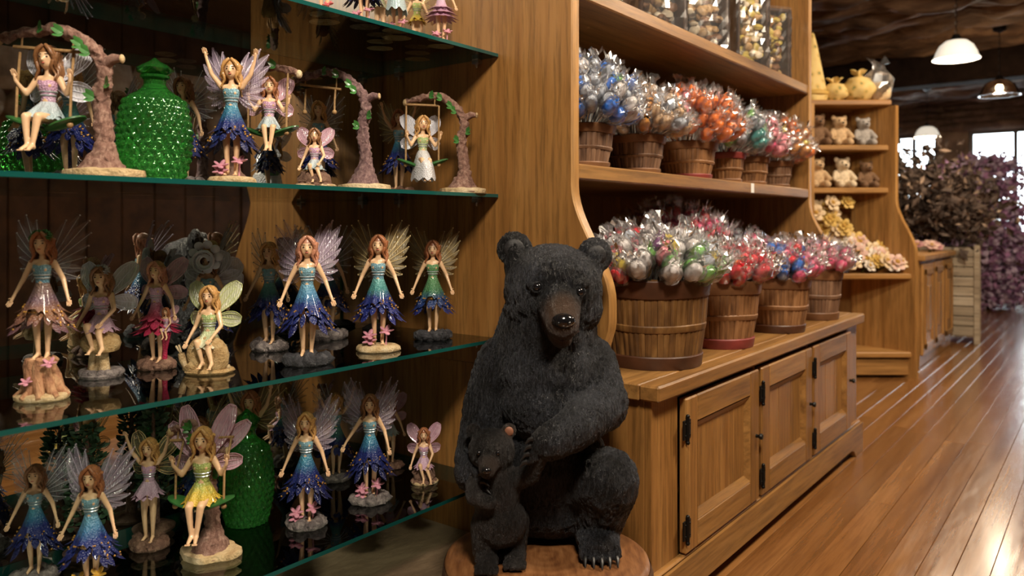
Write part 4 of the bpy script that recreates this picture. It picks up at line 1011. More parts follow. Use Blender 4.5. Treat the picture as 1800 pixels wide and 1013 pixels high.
CM = C0 + Vector((-.006, -.05, -.022)); furry(me, .0026, lambda p: .75 * (1 - sstep(.02, .034, (p - CM).length)) + .9 * (1 - sstep(.012, .02, (p - EA[0] - Vector((0, -.008, 0))).length)))
cub = link('cub_body', me, bear)
for sx in (-1, 1): MB().ell(C0 + Vector((-.006 + sx * .020, -.0440, .008)), .0052, 10, 8).build('eye', GLOSS_BLACK, cub)
MB().ell(C0 + Vector((-.009, -.0755, -.020)), (.0105, .007, .0075), 12, 8).build('nose', GLOSS_BLACK, cub)
MB().ell(EA[0] + Vector((0, -.0085, 0)), (.010, .004, .011), 10, 6).build('inner_ear', plain('cub_ear', (.24, .095, .05), .6), cub)
# log slice
tl = NT('log_cut_face'); v = tl.coord('Object'); sp = tl.n('ShaderNodeVectorMath', {0: v, 1: (1, 1, .0)}, operation='MULTIPLY')
ln = tl.n('ShaderNodeVectorMath', {0: sp.outputs[0]}, operation='LENGTH'); dn = tl.noise(v, 6, 3); aa = tl.n('ShaderNodeMath', {0: dn, 1: .06, 2: ln.outputs['Value']}, operation='MULTIPLY_ADD')
si = tl.n('ShaderNodeMath', {0: aa.outputs[0], 1: 230.0}, operation='MULTIPLY'); sn = tl.n('ShaderNodeMath', {0: si.outputs[0]}, operation='SINE'); fn_ = tl.noise(tl.coord('Object', 0, (1, .15, 1)), 60, 4, .7)
mx = tl.n('ShaderNodeMath', {0: sn.outputs[0], 1: .05, 2: fn_}, operation='MULTIPLY_ADD'); tl.set(Base_Color=tl.ramp(mx.outputs[0], [(.30, (.11, .038, .012)), (.5, (.20, .080, .026)), (.70, (.28, .125, .046))]), Roughness=.5, Coat_Weight=.1); tl.bump(mx.outputs[0], .15, .003)
lg = MB(); lg.lathe([(.001, LOGH), (.10, LOGH), (LOGR - .012, LOGH), (LOGR - .003, LOGH - .004), (LOGR, LOGH - .013)], 64, lambda th, j: (1 + .010 * math.sin(3 * th + 1), 0)); lg.build('log_top', tl.mat, bear, True, 60)
lb = MB(); lb.lathe([(LOGR + .001, LOGH - .012), (LOGR + .006, LOGH - .03), (LOGR + .006, LOGH * .5), (LOGR + .008, .01), (LOGR, 0), (.001, 0)], 90, lambda th, j: ((1 + .010 * math.sin(3 * th + 1)) * (1 + (.012 * noise.noise(Vector((th * 9, j * .7, 0))) if 0 < j < 5 else 0)), 0))
lb.build('bark', rock_mat('log_bark', ((.045, .02, .009), (.12, .055, .022), (.22, .11, .05)), 9, (1, 1, .25)), bear, True, 60)
# ================================================================== baskets and wrapped lollipops
def stave_wood(name, cols):
    t = NT(name); v = t.coord('Object', 13.0, (1, 1, .12)); a = t.noise(v, 22, 5, .65, .8); bl = t.noise(t.coord('Object', 5.0), 9, 3)
    mm = t.n('ShaderNodeMath', {0: a, 1: .6}, operation='MULTIPLY'); m2 = t.n('ShaderNodeMath', {0: bl, 1: .4, 2: mm.outputs[0]}, operation='MULTIPLY_ADD')
    t.set(Base_Color=t.ramp(m2.outputs[0], [(.34, cols[0]), (.5, cols[1]), (.66, cols[2])]), Roughness=.55); t.bump(a, .3, .004); return t.mat
ST_DK = stave_wood('stave_dark', ((.035, .014, .005), (.15, .068, .018), (.30, .155, .046))); ST_MID = stave_wood('stave_mid', ((.09, .036, .013), (.23, .105, .038), (.36, .18, .075))); ST_GR = stave_wood('stave_weathered', ((.06, .03, .018), (.17, .088, .048), (.28, .16, .09)))
BAND_DK = plain('band_dark_brown', (.075, .028, .013), .45, var=.35, sc=14); BAND_RED = plain('band_red_stain', (.22, .035, .03), .5, var=.3, sc=14); BAND_MID = plain('band_brown', (.19, .085, .034), .5, var=.3, sc=14)
def basket(label, loc, R, r, H, n, wood_m, band_t, band_b, rnd):
    n = int(n * 1.4); e = empty('wooden_basket', loc, rnd.uniform(0, 6), label, 'basket'); a = 2 * PI / n
    def mk(k):
        m = MB(); th = .006; w0, w1 = r * a * .485, R * a * .485; bow = .006 * k
        def fn(rr, w, z): return [(rr, -w, z), (rr + .002, 0, z), (rr, w, z)]
        rows = [(r, w0, 0.004), (r + (R - r) * .5 + .004, (w0 + w1) / 2, H * .5), (R, w1, H)]
        vs = []
        for rr, w, z in rows: vs += fn(rr, w, z) + [(x - th, y, zz) for x, y, zz in fn(rr, w, z)]
        fs = []
        for i in range(2):
            b = i * 6; fs += [(b, b + 1, b + 7, b + 6), (b + 1, b + 2, b + 8, b + 7), (b + 4, b + 3, b + 9, b + 10), (b + 5, b + 4, b + 10, b + 11), (b + 2, b + 5, b + 11, b + 8), (b + 3, b, b + 6, b + 9)]
        fs += [(12, 13, 16, 15), (13, 14, 17, 16), (1, 0, 3, 4), (2, 1, 4, 5)]
        m.add(vs, fs); return m.mesh('stave', wood_m, True, 25)
    me = mk(0)
    for i in range(n):
        o = link('stave', me, e); o.rotation_euler = (0, 0, i * a); o.location = (rnd.uniform(-.0008, .0008), 0, rnd.uniform(0, .003)); o.scale = (1 + rnd.uniform(-.006, .006),) * 2 + (1,)
    def hoop(z0, z1, off, mat):
        R0 = r + (R - r) * z0 / H + off; R1 = r + (R - r) * z1 / H + off
        m = MB(); m.lathe([(R0 - .006, z0), (R0 + .003, z0), (R0 + .005, z0 + .003), (R1 + .005, z1 - .003), (R1 + .003, z1), (R1 - .006, z1)], 48, lambda th, j: (1 + .006 * math.sin(2 * th), (.0015 * math.sin(3 * th) if z0 > .01 else 0))); return m.build('hoop', mat, e, True, 35)
    hoop(H * .80, H * 1.0, .004, band_t); hoop(.0, H * .15, .003, band_b); hoop(H * .42, H * .50, .003, wood_m)
    MB().lathe([(.001, .004), (r - .003, .004), (r - .003, .012), (.001, .012)], 32).build('bottom', wood_m, e)
    MB().lathe([(.001, H * .55), (r + (R - r) * .55 - .008, H * .55), (r + (R - r) * .5 - .008, H * .5), (.001, H * .5)], 32).build('inner_floor', wood_m, e)
    return e
COLS = {'red': (.68, .015, .03), 'orange': (.85, .19, .012), 'pink': (.78, .09, .22), 'blue': (.015, .16, .62), 'teal': (.05, .36, .33), 'green': (.16, .42, .08), 'amber': (.66, .28, .05),
        'white': (.68, .64, .62), 'silver': (.42, .45, .50), 'yellow': (.66, .50, .06), 'lilac': (.42, .28, .50), 'rose': (.78, .26, .30), 'tan': (.55, .36, .20), 'purple': (.16, .03, .16)}
CANDY = {k: plain('candy_' + k, c, .18, coat=.6, var=.25, sc=70) for k, c in COLS.items()}
STICK = plain('paper_stick', (.70, .68, .64), .6)
def wrapper_mesh(seed, Lc, rc):
    rnd = random.Random(seed); m = MB(); n = 11; vs = []
    prof = [(.004, -.020), (rc * .75, -.008), (rc * 1.22, Lc * .25), (rc * 1.30, Lc * .6), (rc * 1.1, Lc * .95), (rc * .55, Lc + .010), (rc * .62, Lc + .020), (rc * 1.0, Lc + .036)]
    for j, (r, z) in enumerate(prof):
        for i in range(n):
            th = 2 * PI * (i + .5 * (j % 2) + rnd.uniform(-.25, .25)) / n; k = 1 + rnd.uniform(-.20, .22)
            zz = z + rnd.uniform(-.005, .005) + (rnd.uniform(-.012, .012) if j == len(prof) - 1 else 0)
            vs.append((r * k * math.cos(th), r * k * math.sin(th) * (.8 if j > 5 else 1), zz))
    fs = []
    for j in range(len(prof) - 1):
        for i in range(n):
            a, b, c, d = j * n + i, j * n + (i + 1) % n, (j + 1) * n + (i + 1) % n, (j + 1) * n + i; fs += [(a, b, c), (a, c, d)]
    m.add(vs, fs); return m.mesh('wrapper', CELLO, False)
WR = {('ball', s): wrapper_mesh(s, .064, .0225) for s in range(4)}; WR.update({('bar', s): wrapper_mesh(9 + s, .095, .0155) for s in range(4)})
def candy_mesh(kind):
    m = MB()
    if kind == 'ball': m.ell((0, 0, .032), (.0235, .0235, .036), 12, 8, fn=lambda p: 1 + .05 * math.sin(6 * math.atan2(p.y, p.x) + p.z * 5))
    else:
        m.cap((0, 0, .010), (0, 0, .085), .0145, .0145, 10, 3)
        m.v = [(x * (1 + .10 * math.sin(z * 260)), y * (1 + .10 * math.sin(z * 260)), z) for x, y, z in m.v]
    return m.mesh('candy', CANDY['red'], True)
CM_ = {k: candy_mesh(k) for k in ('ball', 'bar')}
SK = MB().tube([(0, 0, -.135), (0, 0, .02)], .0022, 6).mesh('stick', STICK)
FILL = {}
def bouquet(loc, R, H, items, where, rnd, kind='ball', spread=1.0, tall=1.0, cnt=26, sc=1.0):
    """lollipops packed in a dome over a basket; those past the limit go to one joined filler"""
    base = Vector(loc); tot = int(cnt * 3.6); sc *= .80; order = []
    for i in range(tot):
        f = (i + .5) / tot; ring = math.sqrt(f); a = i * 2.39996 + rnd.uniform(-.2, .2); tilt = ring * 1.12 * spread + rnd.uniform(-.08, .08)
        d = Vector((math.cos(a) * math.sin(tilt), math.sin(a) * math.sin(tilt), math.cos(tilt))).normalized()
        root = base + Vector((math.cos(a) * ring * R * .74, math.sin(a) * ring * R * .74, H * .90)); out = (.020 + .115 * math.cos(ring * 1.25) * tall + rnd.uniform(-.018, .018)) * sc * 1.2
        face = d.dot(Vector((.70, -.60, .38))); order.append((face, root + d * out, d))
    order.sort(key=lambda t: -t[0])
    for i, (fc, p, d) in enumerate(order):
        c = rnd.choices([x[0] for x in items], [x[1] for x in items])[0]; q = d.to_track_quat('Z', 'Y') @ Quaternion((0, 0, 1), rnd.uniform(0, 6)); wk = (kind, rnd.randrange(4))
        if i < cnt:
            e = empty('lollipop', p, 0, f'{c} {"candy stick" if kind == "bar" else "lollipop"} in clear wrapper, in the {where}', 'candy', f'{c} candies in the {where}', sc); e.rotation_euler = q.to_euler()
            link('stick', SK, e); link('candy', CM_[kind], e, CANDY[c]); link('wrapper', WR[wk], e)
        else: FILL.setdefault(None, []).append((Matrix.Translation(p) @ q.to_matrix().to_4x4() @ Matrix.Scale(sc, 4), c, kind, wk))
def fill_rest():
    names = list(CANDY); m = MB(); mats = [CANDY[n] for n in names] + [CELLO, STICK]
    for M, c, kind, wk in FILL[None]:
        for me, mi_ in ((CM_[kind], names.index(c)), (WR[wk], len(names)), (SK, len(names) + 1)):
            m.mi = mi_; m.add([M @ v.co for v in me.vertices], [tuple(p.vertices) for p in me.polygons])
    o = m.build('lollipops', mats, None, False); o['kind'] = 'stuff'; tag(o, 'remaining wrapped sweets filling the backs of the candy baskets', 'candy')
rb = random.Random(4)
def on_counter(px, py): p = on_plane(px, py, CTZ); return (p[0], p[1], CTZ)
LOW = [('large basket with dark brown hoops at the near end of the countertop, white-wrapped sweets', (-1.040, 2.015, CTZ), .153, .127, .243, 38, ST_DK, BAND_DK, BAND_DK, [('white', 6), ('silver', 2), ('green', 1), ('purple', 1), ('rose', 1), ('yellow', 1.2), ('red', 1)], 'large dark-hooped counter basket', 'ball', .9, .55, 30, 1.18),
       ('basket with a red bottom hoop next to the large dark-hooped one on the countertop', (-1.028, 2.440, CTZ), .132, .105, .215, 34, ST_MID, BAND_MID, BAND_RED, [('red', 6), ('orange', 1.5), ('rose', 1)], 'red-hooped counter basket', 'ball', .9, .5, 27, 1.1),
       ('brown basket of pink and blue sweets on the countertop', (-1.000, 2.900, CTZ), .124, .100, .200, 32, ST_MID, BAND_MID, BAND_DK, [('pink', 4), ('red', 1.5), ('blue', 2.2), ('rose', 1)], 'counter basket of pink and blue sweets', 'ball', .9, .5, 27, 1.1),
       ('weathered basket of lilac and rose sweets at the far end of the countertop', (-1.000, 3.370, CTZ), .112, .092, .208, 30, ST_GR, BAND_MID, BAND_MID, [('rose', 4), ('lilac', 2), ('blue', 1), ('pink', 1)], 'far counter basket of lilac sweets', 'ball', .9, .4, 24, 1.1),
       ('tall basket of red and orange candy sticks at the back of the countertop', (-1.335, 2.745, CTZ), .150, .125, .24, 36, ST_MID, BAND_DK, BAND_DK, [('red', 3), ('orange', 2.5), ('pink', 2.5), ('rose', 1)], 'rear counter basket of candy sticks', 'bar', .62, .68, 30, 1.4),
       ('basket of pink and silver sweets at the back of the countertop, toward the far panel', (-1.32, 3.22, CTZ), .130, .105, .215, 32, ST_MID, BAND_DK, BAND_DK, [('pink', 3), ('silver', 3), ('rose', 2)], 'back counter basket of pink and silver sweets', 'ball', .85, .8, 20, 1.1)]
MID = 1.157
UP = [('weathered basket of silver and blue sweets on the hutch shelf beside the near panel', (-1.225, 1.935, MID), .088, .068, .125, 24, ST_GR, BAND_MID, BAND_MID, [('silver', 5), ('white', 3), ('blue', 1.2), ('green', 1)], 'silver sweets basket on the hutch shelf', 1.0, 1.15, 26, 1.0),
      ('weathered basket of tan clear-wrapped sweets on the hutch shelf', (-1.235, 2.27, MID), .090, .070, .125, 24, ST_GR, BAND_MID, BAND_MID, [('tan', 4), ('amber', 3), ('white', 2), ('silver', 1)], 'tan sweets basket on the hutch shelf', 1.0, .95, 26, 1.0),
      ('basket with red stained patches holding orange sweets on the hutch shelf', (-1.240, 2.665, MID), .103, .080, .135, 26, ST_MID, BAND_MID, BAND_RED, [('orange', 8), ('amber', 1), ('rose', 1)], 'large orange sweets basket on the hutch shelf', 1.05, 1.25, 28, 1.08),
      ('basket of teal and green sweets on the hutch shelf', (-1.235, 2.985, MID), .082, .064, .120, 22, ST_MID, BAND_RED, BAND_MID, [('teal', 4), ('green', 2), ('silver', 3), ('white', 1)], 'teal sweets basket on the hutch shelf', 1.0, 1.3, 20, 1.0),
      ('basket of red and rose sweets on the hutch shelf', (-1.225, 3.235, MID), .080, .064, .120, 22, ST_MID, BAND_MID, BAND_MID, [('rose', 4), ('red', 2), ('pink', 2)], 'rose sweets basket on the hutch shelf', 1.0, 1.1, 20, 1.0),
      ('basket of orange and amber sweets on the hutch shelf beside the far panel', (-1.230, 3.530, MID), .088, .07, .120, 24, ST_GR, BAND_MID, BAND_MID, [('orange', 5), ('amber', 3), ('yellow', 1)], 'amber sweets basket by the far hutch panel', 1.0, 1.2, 22, 1.0)]
for lb_, loc, R, r_, H, n, wm, bt, bb_, items, where, kind, sp_, tall, cnt, sc in LOW:
    basket(lb_, loc, R, r_, H, n, wm, bt, bb_, rb); bouquet(loc, R, H, items, where, rb, kind, sp_, tall, cnt, sc)
for lb_, loc, R, r_, H, n, wm, bt, bb_, items, where, sp_, tall, cnt, sc in UP:
    basket(lb_, loc, R, r_, H, n, wm, bt, bb_, rb); bouquet(loc, R, H, items, where, rb, 'ball', sp_, tall, cnt, sc)
fill_rest()
# tall gift boxes on the upper hutch shelf
NUT = [plain('nut_' + n, c, .5, var=.3, sc=40) for n, c in (('tan', (.48, .30, .13)), ('brown', (.20, .09, .035)), ('cream', (.66, .56, .40)), ('gold', (.50, .38, .08)))]
DKBOX = plain('box_dark_frame', (.06, .028, .014), .4, var=.3, sc=12)
for i, (px, wd, hh, ds, nm) in enumerate(((1150, .16, .36, (0, 1, 2), 'nearest the near hutch panel'), (1226, .17, .36, (0, 2, 1), 'second from the near hutch panel'), (1308, .14, .35, (2, 3, 0), 'with pale and yellow pieces'), (1376, .16, .32, (3, 1, 0), 'beside the far hutch panel'))):
    X = -1.25; p = on_x(px, X); y = min(p[1], 3.50)
    e = empty('gift_box', (X, y, 1.634), -.62, f'tall dark-framed box of nuts in cellophane, {nm}, upper hutch shelf', 'gift box'); dp = .07; w = wd
    m = MB(); m.box(-dp, dp, -w / 2, w / 2, 0, .02, .003); m.box(-dp, -dp + .012, -w / 2, w / 2, 0, hh, .003)
    for s in (-1, 1): m.box(-dp, dp, s * w / 2 - .006, s * w / 2 + .006, 0, hh, .003)
    m.box(-dp, dp, -w / 2, w / 2, hh - .014, hh, .003); m.build('frame', DKBOX, e, True, 20)
    for mi_ in range(3):
        m = MB()
        for q in range(44): k = rb.uniform(.012, .020); m.ell((rb.uniform(-.02, dp - .016), rb.uniform(-w / 2 + .02, w / 2 - .02), rb.uniform(.03, hh - .03)), (k * .8, k, k * 1.25), 7, 5, M=Euler((rb.uniform(0, 3), rb.uniform(0, 3), 0)).to_matrix())
        o = m.build('nuts', NUT[ds[mi_]], e); o['kind'] = 'stuff'
    def cf(u, v, w=w, hh=hh):
        th = 2 * PI * u; c, s = math.cos(th), math.sin(th); k = max(abs(c), abs(s)); j = .006 * noise.noise(Vector((u * 30, v * 14, px)))
        return ((dp + .010 + j) * c / k, (w / 2 + .012 + j) * s / k, hh * 1.02 * v)
    m = MB().grid(cf, 36, 14, True); m.build('cellophane_wrap', CELLO, e, False)
# ================================================================== far end: angled display unit, cabinet, crate, trees, lamps
UO = (-1.03, 5.60, 0)
un = empty('angled_display_unit', UO, YAW, 'angled pine display unit with open shelves of cream flowers', 'shelf unit')
UW = .78; UD = .42
for z, x1, dep in ((.17, -.02, UD), (.675, -.02, UD), (1.235, -.12, .32), (1.515, -.12, .30), (1.813, -.10, .34)):
    MB().box(-UW, x1, -.02 if z < 1 else .08, UD, z - .035, z, .006).build('shelf', PINE_X, un, True, 20)
def upright():
    pts = [(.02, 0), (.02, .80)]
    for i in range(13):
        t = i / 12; pts.append((.02 - .13 * (t * t * (3 - 2 * t)), .80 + .36 * t))
    pts += [(-.11, 1.813 - .036), (-.42, 1.813 - .036), (-.42, 0)]; return pts
ang = -.95
Mu = Matrix.Rotation(ang, 4, 'Z') @ Matrix(((1, 0, 0, 0), (0, 0, -1, .02), (0, 1, 0, 0), (0, 0, 0, 1)))
MB().prism(upright(), .035, Mu).build('side_upright', PINE, un, True, 30)
MB().box(-.66, -.63, .02, UD, 0, 1.78, .004).build('side_upright', PINE, un, True, 20)
MB().box(-UW, -.02, UD, UD + .015, .12, 1.78).build('back_board', PINE, un)
MB().box(-.63, -.03, .0, .02, .02, .12, .004).build('plinth_rail', PINE_X, un, True, 20)
lc = empty('panelled_aisle_cabinet', (-1.05, 6.02, 0), 0, 'pine cabinet with carved door panels beyond the angled unit', 'cabinet')
MB().box(-.50, -.02, .0, 1.3, .0, .74, .004).build('carcass', PINE, lc, True, 20); MB().box(-.52, .02, -.02, 1.32, .74, .78, .006).build('top_board', PINE_X, lc, True, 20)
for k in range(3):
    y0 = .03 + k * .42; d = MB().box(-.02, .0, y0, y0 + .40, .08, .72, .005).build('door', PINE, lc, True, 20)
    MB().box(-.002, .012, y0 + .05, y0 + .08, .12, .68, .003).build('door_stile', PINE, d); MB().box(-.002, .012, y0 + .32, y0 + .35, .12, .68, .003).build('door_stile', PINE, d)
    MB().box(-.002, .012, y0 + .05, y0 + .35, .12, .16, .003).build('door_rail', PINE_X, d); MB().box(-.002, .012, y0 + .05, y0 + .35, .64, .68, .003).build('door_rail', PINE_X, d)
    MB().box(-.002, .010, y0 + .15, y0 + .25, .24, .56, .01).build('carved_panel', PINE, d)
# silk flowers
rf = random.Random(8)
def flower_mesh(n, r, mats):
    m = MB(); 
    for ring, (k, el, q) in enumerate(((n, .25, 1.0), (n - 1, .75, .75))):
        for i in range(k):
            a = 2 * PI * (i + .5 * ring) / k; d = Vector((math.cos(a) * math.cos(el), math.sin(a) * math.cos(el), math.sin(el))); M = d.to_track_quat('X', 'Z').to_matrix()
            m.ell(d * r * q * .55, (r * q * .5, r * q * .36, r * .10), 7, 5, M=M)
    m.mi = 1; m.ell((0, 0, r * .25), r * .26, 8, 5); return m.mesh('petals', mats, True)
FC = {'cream': (.66, .50, .30), 'yellow': (.58, .38, .09), 'pale pink': (.64, .42, .34), 'white': (.68, .60, .50), 'dusky pink': (.46, .22, .22)}
FM = {k: flower_mesh(6, .058, [plain('petal_' + k.replace(' ', '_'), c, .6, var=.15, sc=30), plain('flower_eye_' + k.replace(' ', '_'), (.45, .25, .04), .6)]) for k, c in FC.items()}
STEM = MB().tube([(0, 0, -.10), (.006, 0, -.05), (0, 0, .01)], .004, 6).mesh('stem', plain('silk_stem', (.06, .12, .03), .6))
def silk(c, loc, d, where, s=1.0):
    e = empty('silk_flower', loc, 0, f'{c} silk flower {where}', 'flower', f'{c} silk flowers {where}', s); e.rotation_euler = Vector(d).to_track_quat('Z', 'Y').to_euler()
    link('petals', FM[c], e); link('stem', STEM, e)
R3 = Matrix.Rotation(YAW, 3, 'Z')
def U(x, y, z): return R3 @ Vector((x, y, 0)) + Vector((UO[0], UO[1], z))
for i in range(64):
    f = i / 63; x = -.60 + .55 * ((i * .618) % 1); t = rf.random(); c = rf.choice(['cream', 'cream', 'pale pink', 'white', 'yellow'])
    silk(c, U(x, .03 + .22 * t, .715 + .26 * t * (1 - .5 * ((i * .618) % 1)) + rf.uniform(0, .03)), R3 @ Vector((rf.uniform(-.4, .4), -1, .6)), 'heaped on the wide shelf of the angled unit', rf.uniform(.8, 1.15))
for i in range(26):
    silk(rf.choice(['cream', 'yellow']), U(-.60 + .24 * rf.random(), .10 + .15 * rf.random(), .95 + .20 * rf.random()), R3 @ Vector((rf.uniform(-.4, .5), -1, .4)), 'piled high against the angled unit upright', rf.uniform(.8, 1.1))
for i in range(12):
    silk(rf.choice(['dusky pink', 'pale pink']), (-1.33 + .24 * rf.random(), 6.10 + 1.1 * rf.random(), .80 + .03 * rf.random()), (rf.uniform(-.3, .6), -.5, .8), 'lying on the panelled cabinet top', rf.uniform(.8, 1.0))
def plush(label, loc, s, col, rz):
    m = MB(); m.ell((0, 0, .075), (.062, .055, .075)); m.ell((0, -.018, .175), (.052, .050, .047)); m.ell((0, -.066, .165), (.024, .022, .019))
    for sx in (-1, 1):
        m.ell((sx * .042, -.008, .215), (.020, .012, .020)); m.cap((sx * .05, -.02, .115), (sx * .075, -.055, .07), .022, .020); m.cap((sx * .035, -.03, .03), (sx * .045, -.10, .026), .029, .027)
    me = remesh(m, 'plush_body', plain('plush_' + col[0], col[1], .9, var=.25, sc=60, bump=.4), .007, 3)
    e = empty('plush_animal', loc, rz, label, 'plush toy', None, s); link('plush_body', me, e)
    for sx in (-1, 1): MB().ell((sx * .019, -.063, .19), .0055, 8, 6).build('eye', GLOSS_BLACK, e)
    MB().ell((0, -.088, .170), (.010, .006, .007), 8, 6).build('nose', GLOSS_BLACK, e)
PLC = [('beige', (.48, .32, .17)), ('brown', (.16, .085, .04)), ('grey', (.30, .27, .24)), ('cream', (.60, .48, .32))]
for i, (x, z, c, s, lb_) in enumerate(((-.55, 1.515, 1, .95, 'brown plush bear on the upper compartment of the angled unit'), (-.40, 1.515, 0, .9, 'beige plush bear in the upper compartment of the angled unit'), (-.24, 1.515, 2, .85, 'grey plush bear in the upper compartment of the angled unit'),
        (-.55, 1.235, 0, .9, 'beige plush bear in the middle compartment of the angled unit'), (-.38, 1.235, 3, .9, 'cream plush bear in the middle compartment of the angled unit'), (-.22, 1.235, 1, .8, 'brown plush bear in the middle compartment of the angled unit'))):
    plush(lb_, U(x, .20, z), s, PLC[c], YAW)
# on top of the unit
tp = 1.813
ye = NT('yellow_print_cloth'); yv = ye.coord('Object'); yo = ye.n('ShaderNodeTexVoronoi', {'Vector': yv, 'Scale': 22.0}); ye.set(Base_Color=ye.ramp(yo.outputs['Distance'], [(.1, (.14, .16, .05)), (.3, (.56, .36, .10)), (.6, (.62, .44, .16))]), Roughness=.75)
e = empty('cloth_cone', U(-.575, .20, tp), 0, 'tall yellow patterned cloth cone on top of the angled unit', 'ornament')
MB().lathe([(.001, 0), (.085, 0), (.095, .03), (.082, .12), (.055, .26), (.03, .38), (.012, .455), (.001, .47)], 28, lambda th, j: (1 + .05 * math.sin(5 * th + j), 0)).build('cone', ye.mat, e); MB().lathe([(.088, .035), (.104, .045), (.104, .065), (.085, .075)], 28).build('brim', plain('cone_brim', (.50, .30, .06), .7), e)
for i, (x, w, h, lb_) in enumerate(((-.43, .085, .13, 'small yellow cloth bundle beside the patterned cone'), (-.27, .105, .175, 'large yellow cloth bundle on top of the angled unit'))):
    e = empty('cloth_bundle', U(x, .19, tp), .4 * i, lb_, 'bundle'); o = Vector((i * 7, 0, 0))
    MB().ell((0, 0, h * .48), (w, w * .85, h * .5), 22, 14, fn=lambda p: 1 + .16 * noise.noise(p * 2.6 + o)).build('cloth', ye.mat, e); MB().lathe([(.012, h * .92), (.018, h), (.05, h * 1.18), (.035, h * 1.2)], 18, lambda th, j: (1 + .2 * math.sin(6 * th), .01 * math.sin(4 * th))).build('gathered_top', ye.mat, e)
e = empty('wrapped_gift', U(-.125, .21, tp), .2, 'cellophane-wrapped cream gift at the corner of the angled unit top', 'gift')
MB().ell((0, 0, .07), (.075, .065, .068), 18, 10, fn=lambda p: 1 + .2 * noise.noise(p * 3)).build('filling', plain('gift_filling', (.62, .45, .25), .6, var=.3, sc=30), e)
mw = WR[('ball', 0)].copy(); w = link('cellophane_wrap', mw, e); w.scale = (3.1, 2.9, 2.4); w.location = (0, 0, .045)
# whitewashed crate with dried branches
cr = empty('slatted_crate', (-1.13, 7.66, 0), .1, 'whitewashed tall wooden crate holding dried branches', 'crate')
WW = wood('whitewash', (.26, .19, .12), (.42, .33, .22), (.54, .45, .33), 'x', 1.0, .7, 0.0)
ch, cw = .80, .21
for s, ax in ((-1, 0), (1, 0), (-1, 1), (1, 1)):
    for k in range(9):
        z = .07 + k * .082; m = MB()
        if ax == 0: m.box(s * cw - .008, s * cw + .008, -cw, cw, z, z + .074, .002)
        else: m.box(-cw, cw, s * cw - .008, s * cw + .008, z, z + .074, .002)
        m.build('slat', WW, cr, True, 20)
for sx in (-1, 1):
    for sy in (-1, 1): MB().box(sx * cw - .022, sx * cw + .022, sy * cw - .022, sy * cw + .022, 0, ch + .02, .004).build('corner_post', WW, cr, True, 20)
MB().box(-cw, cw, -cw, cw, .06, .075).build('crate_bottom', WW, cr)
def leafy(root, name, mat, pts, n, L, Wd, rnd, stuff=True, spread=.12):
    m = MB()
    for i in range(n):
        c = Vector(rnd.choice(pts)) + Vector((rnd.gauss(0, spread), rnd.gauss(0, spread), rnd.gauss(0, spread * .8))); d = Vector((rnd.gauss(0, 1), rnd.gauss(0, 1), rnd.gauss(.2, .8))).normalized()
        nn = d.cross(Vector((rnd.gauss(0, 1), rnd.gauss(0, 1), rnd.gauss(0, 1)))).normalized(); s = d.cross(nn); l = L * rnd.uniform(.6, 1.3); w = Wd * rnd.uniform(.6, 1.2)
        m.add([c, c + d * l * .5 + s * w, c + d * l, c + d * l * .5 - s * w, c + d * l * .5 + nn * w * .35], [(0, 1, 4), (1, 2, 4), (2, 3, 4), (3, 0, 4)])
    o = m.build(name, mat, root, False); o['kind'] = 'stuff'; return o
def branches(root, base, n, H, spread, rnd, mat, r0=.006):
    pts = []; 
    for i in range(n):
        a = rnd.uniform(0, 2 * PI); k = rnd.random() ** .6 * spread; h = H * rnd.uniform(.65, 1.0); b = Vector(base)
        P_ = [b, b + Vector((math.cos(a) * k * .35, math.sin(a) * k * .35, h * .45)), b + Vector((math.cos(a) * k * .8, math.sin(a) * k * .8, h * .8)), b + Vector((math.cos(a) * k, math.sin(a) * k, h))]
        MB().tube(catmull(P_, 3), [r0 * (1 - .07 * j) for j in range(10)], 6).build('branch', mat, root); pts += [tuple(p) for p in catmull(P_, 4)[4:]]
    return pts
TW = plain('dry_twig', (.07, .04, .025), .8)
br = empty('dried_branches', (-1.13, 7.66, .09), 0, 'dark dried leafy branches standing in the whitewashed crate', 'branches')
pts = branches(br, (0, 0, 0), 16, 1.52, .50, rf, TW)
leafy(br, 'dried_leaves', plain('dried_leaf', (.075, .048, .034), .8, var=.6, sc=6), [p for p in pts if p[2] > .8], 1500, .10, .03, rf); leafy(br, 'pale_leaves', plain('dried_leaf_pale', (.28, .19, .13), .8, var=.4, sc=6), [p for p in pts if p[2] > .8], 420, .08, .022, rf)
br2 = empty('dried_shrub', (-2.15, 8.6, 0), 0, 'tall dark dried shrub behind the angled unit, left of the crate branches', 'shrub')
pts = branches(br2, (0, 0, 0), 14, 1.75, .6, rf, TW, .009); leafy(br2, 'dried_leaves', plain('dried_leaf_grey', (.085, .07, .055), .8, var=.5, sc=6), [p for p in pts if p[2] > .7], 1300, .12, .035, rf)
def blossom_tree(label, loc, H, spread, mat, n=1600):
    t = empty('blossom_tree', loc, rf.uniform(0, 6), label, 'tree')
    MB().tube([(0, 0, 0), (.02, 0, H * .3), (-.01, .02, H * .6), (0, 0, H * .9)], [.04, .032, .022, .01], 10).build('trunk', TW, t); allp = []
    for lv in range(7):
        z = H * (.06 + .145 * lv); k = spread * (1 - .09 * abs(lv - 2.5))
        for i in range(6):
            a = i * PI / 3 + lv; P_ = [(0, 0, z), (math.cos(a) * k * .5, math.sin(a) * k * .5, z + .08), (math.cos(a) * k, math.sin(a) * k, z + .02)]
            MB().tube(P_, [.012, .008, .004], 6).build('branch', TW, t); allp += [tuple(p) for p in catmull(P_, 4)[2:]]
    leafy(t, 'blossoms', mat, allp, n, .085, .04, rf, True, .075); leafy(t, 'pale_blossoms', plain('blossom_pale_lilac', (.55, .42, .53), .7, var=.2, sc=8), allp, n, .075, .036, rf, True, .085)
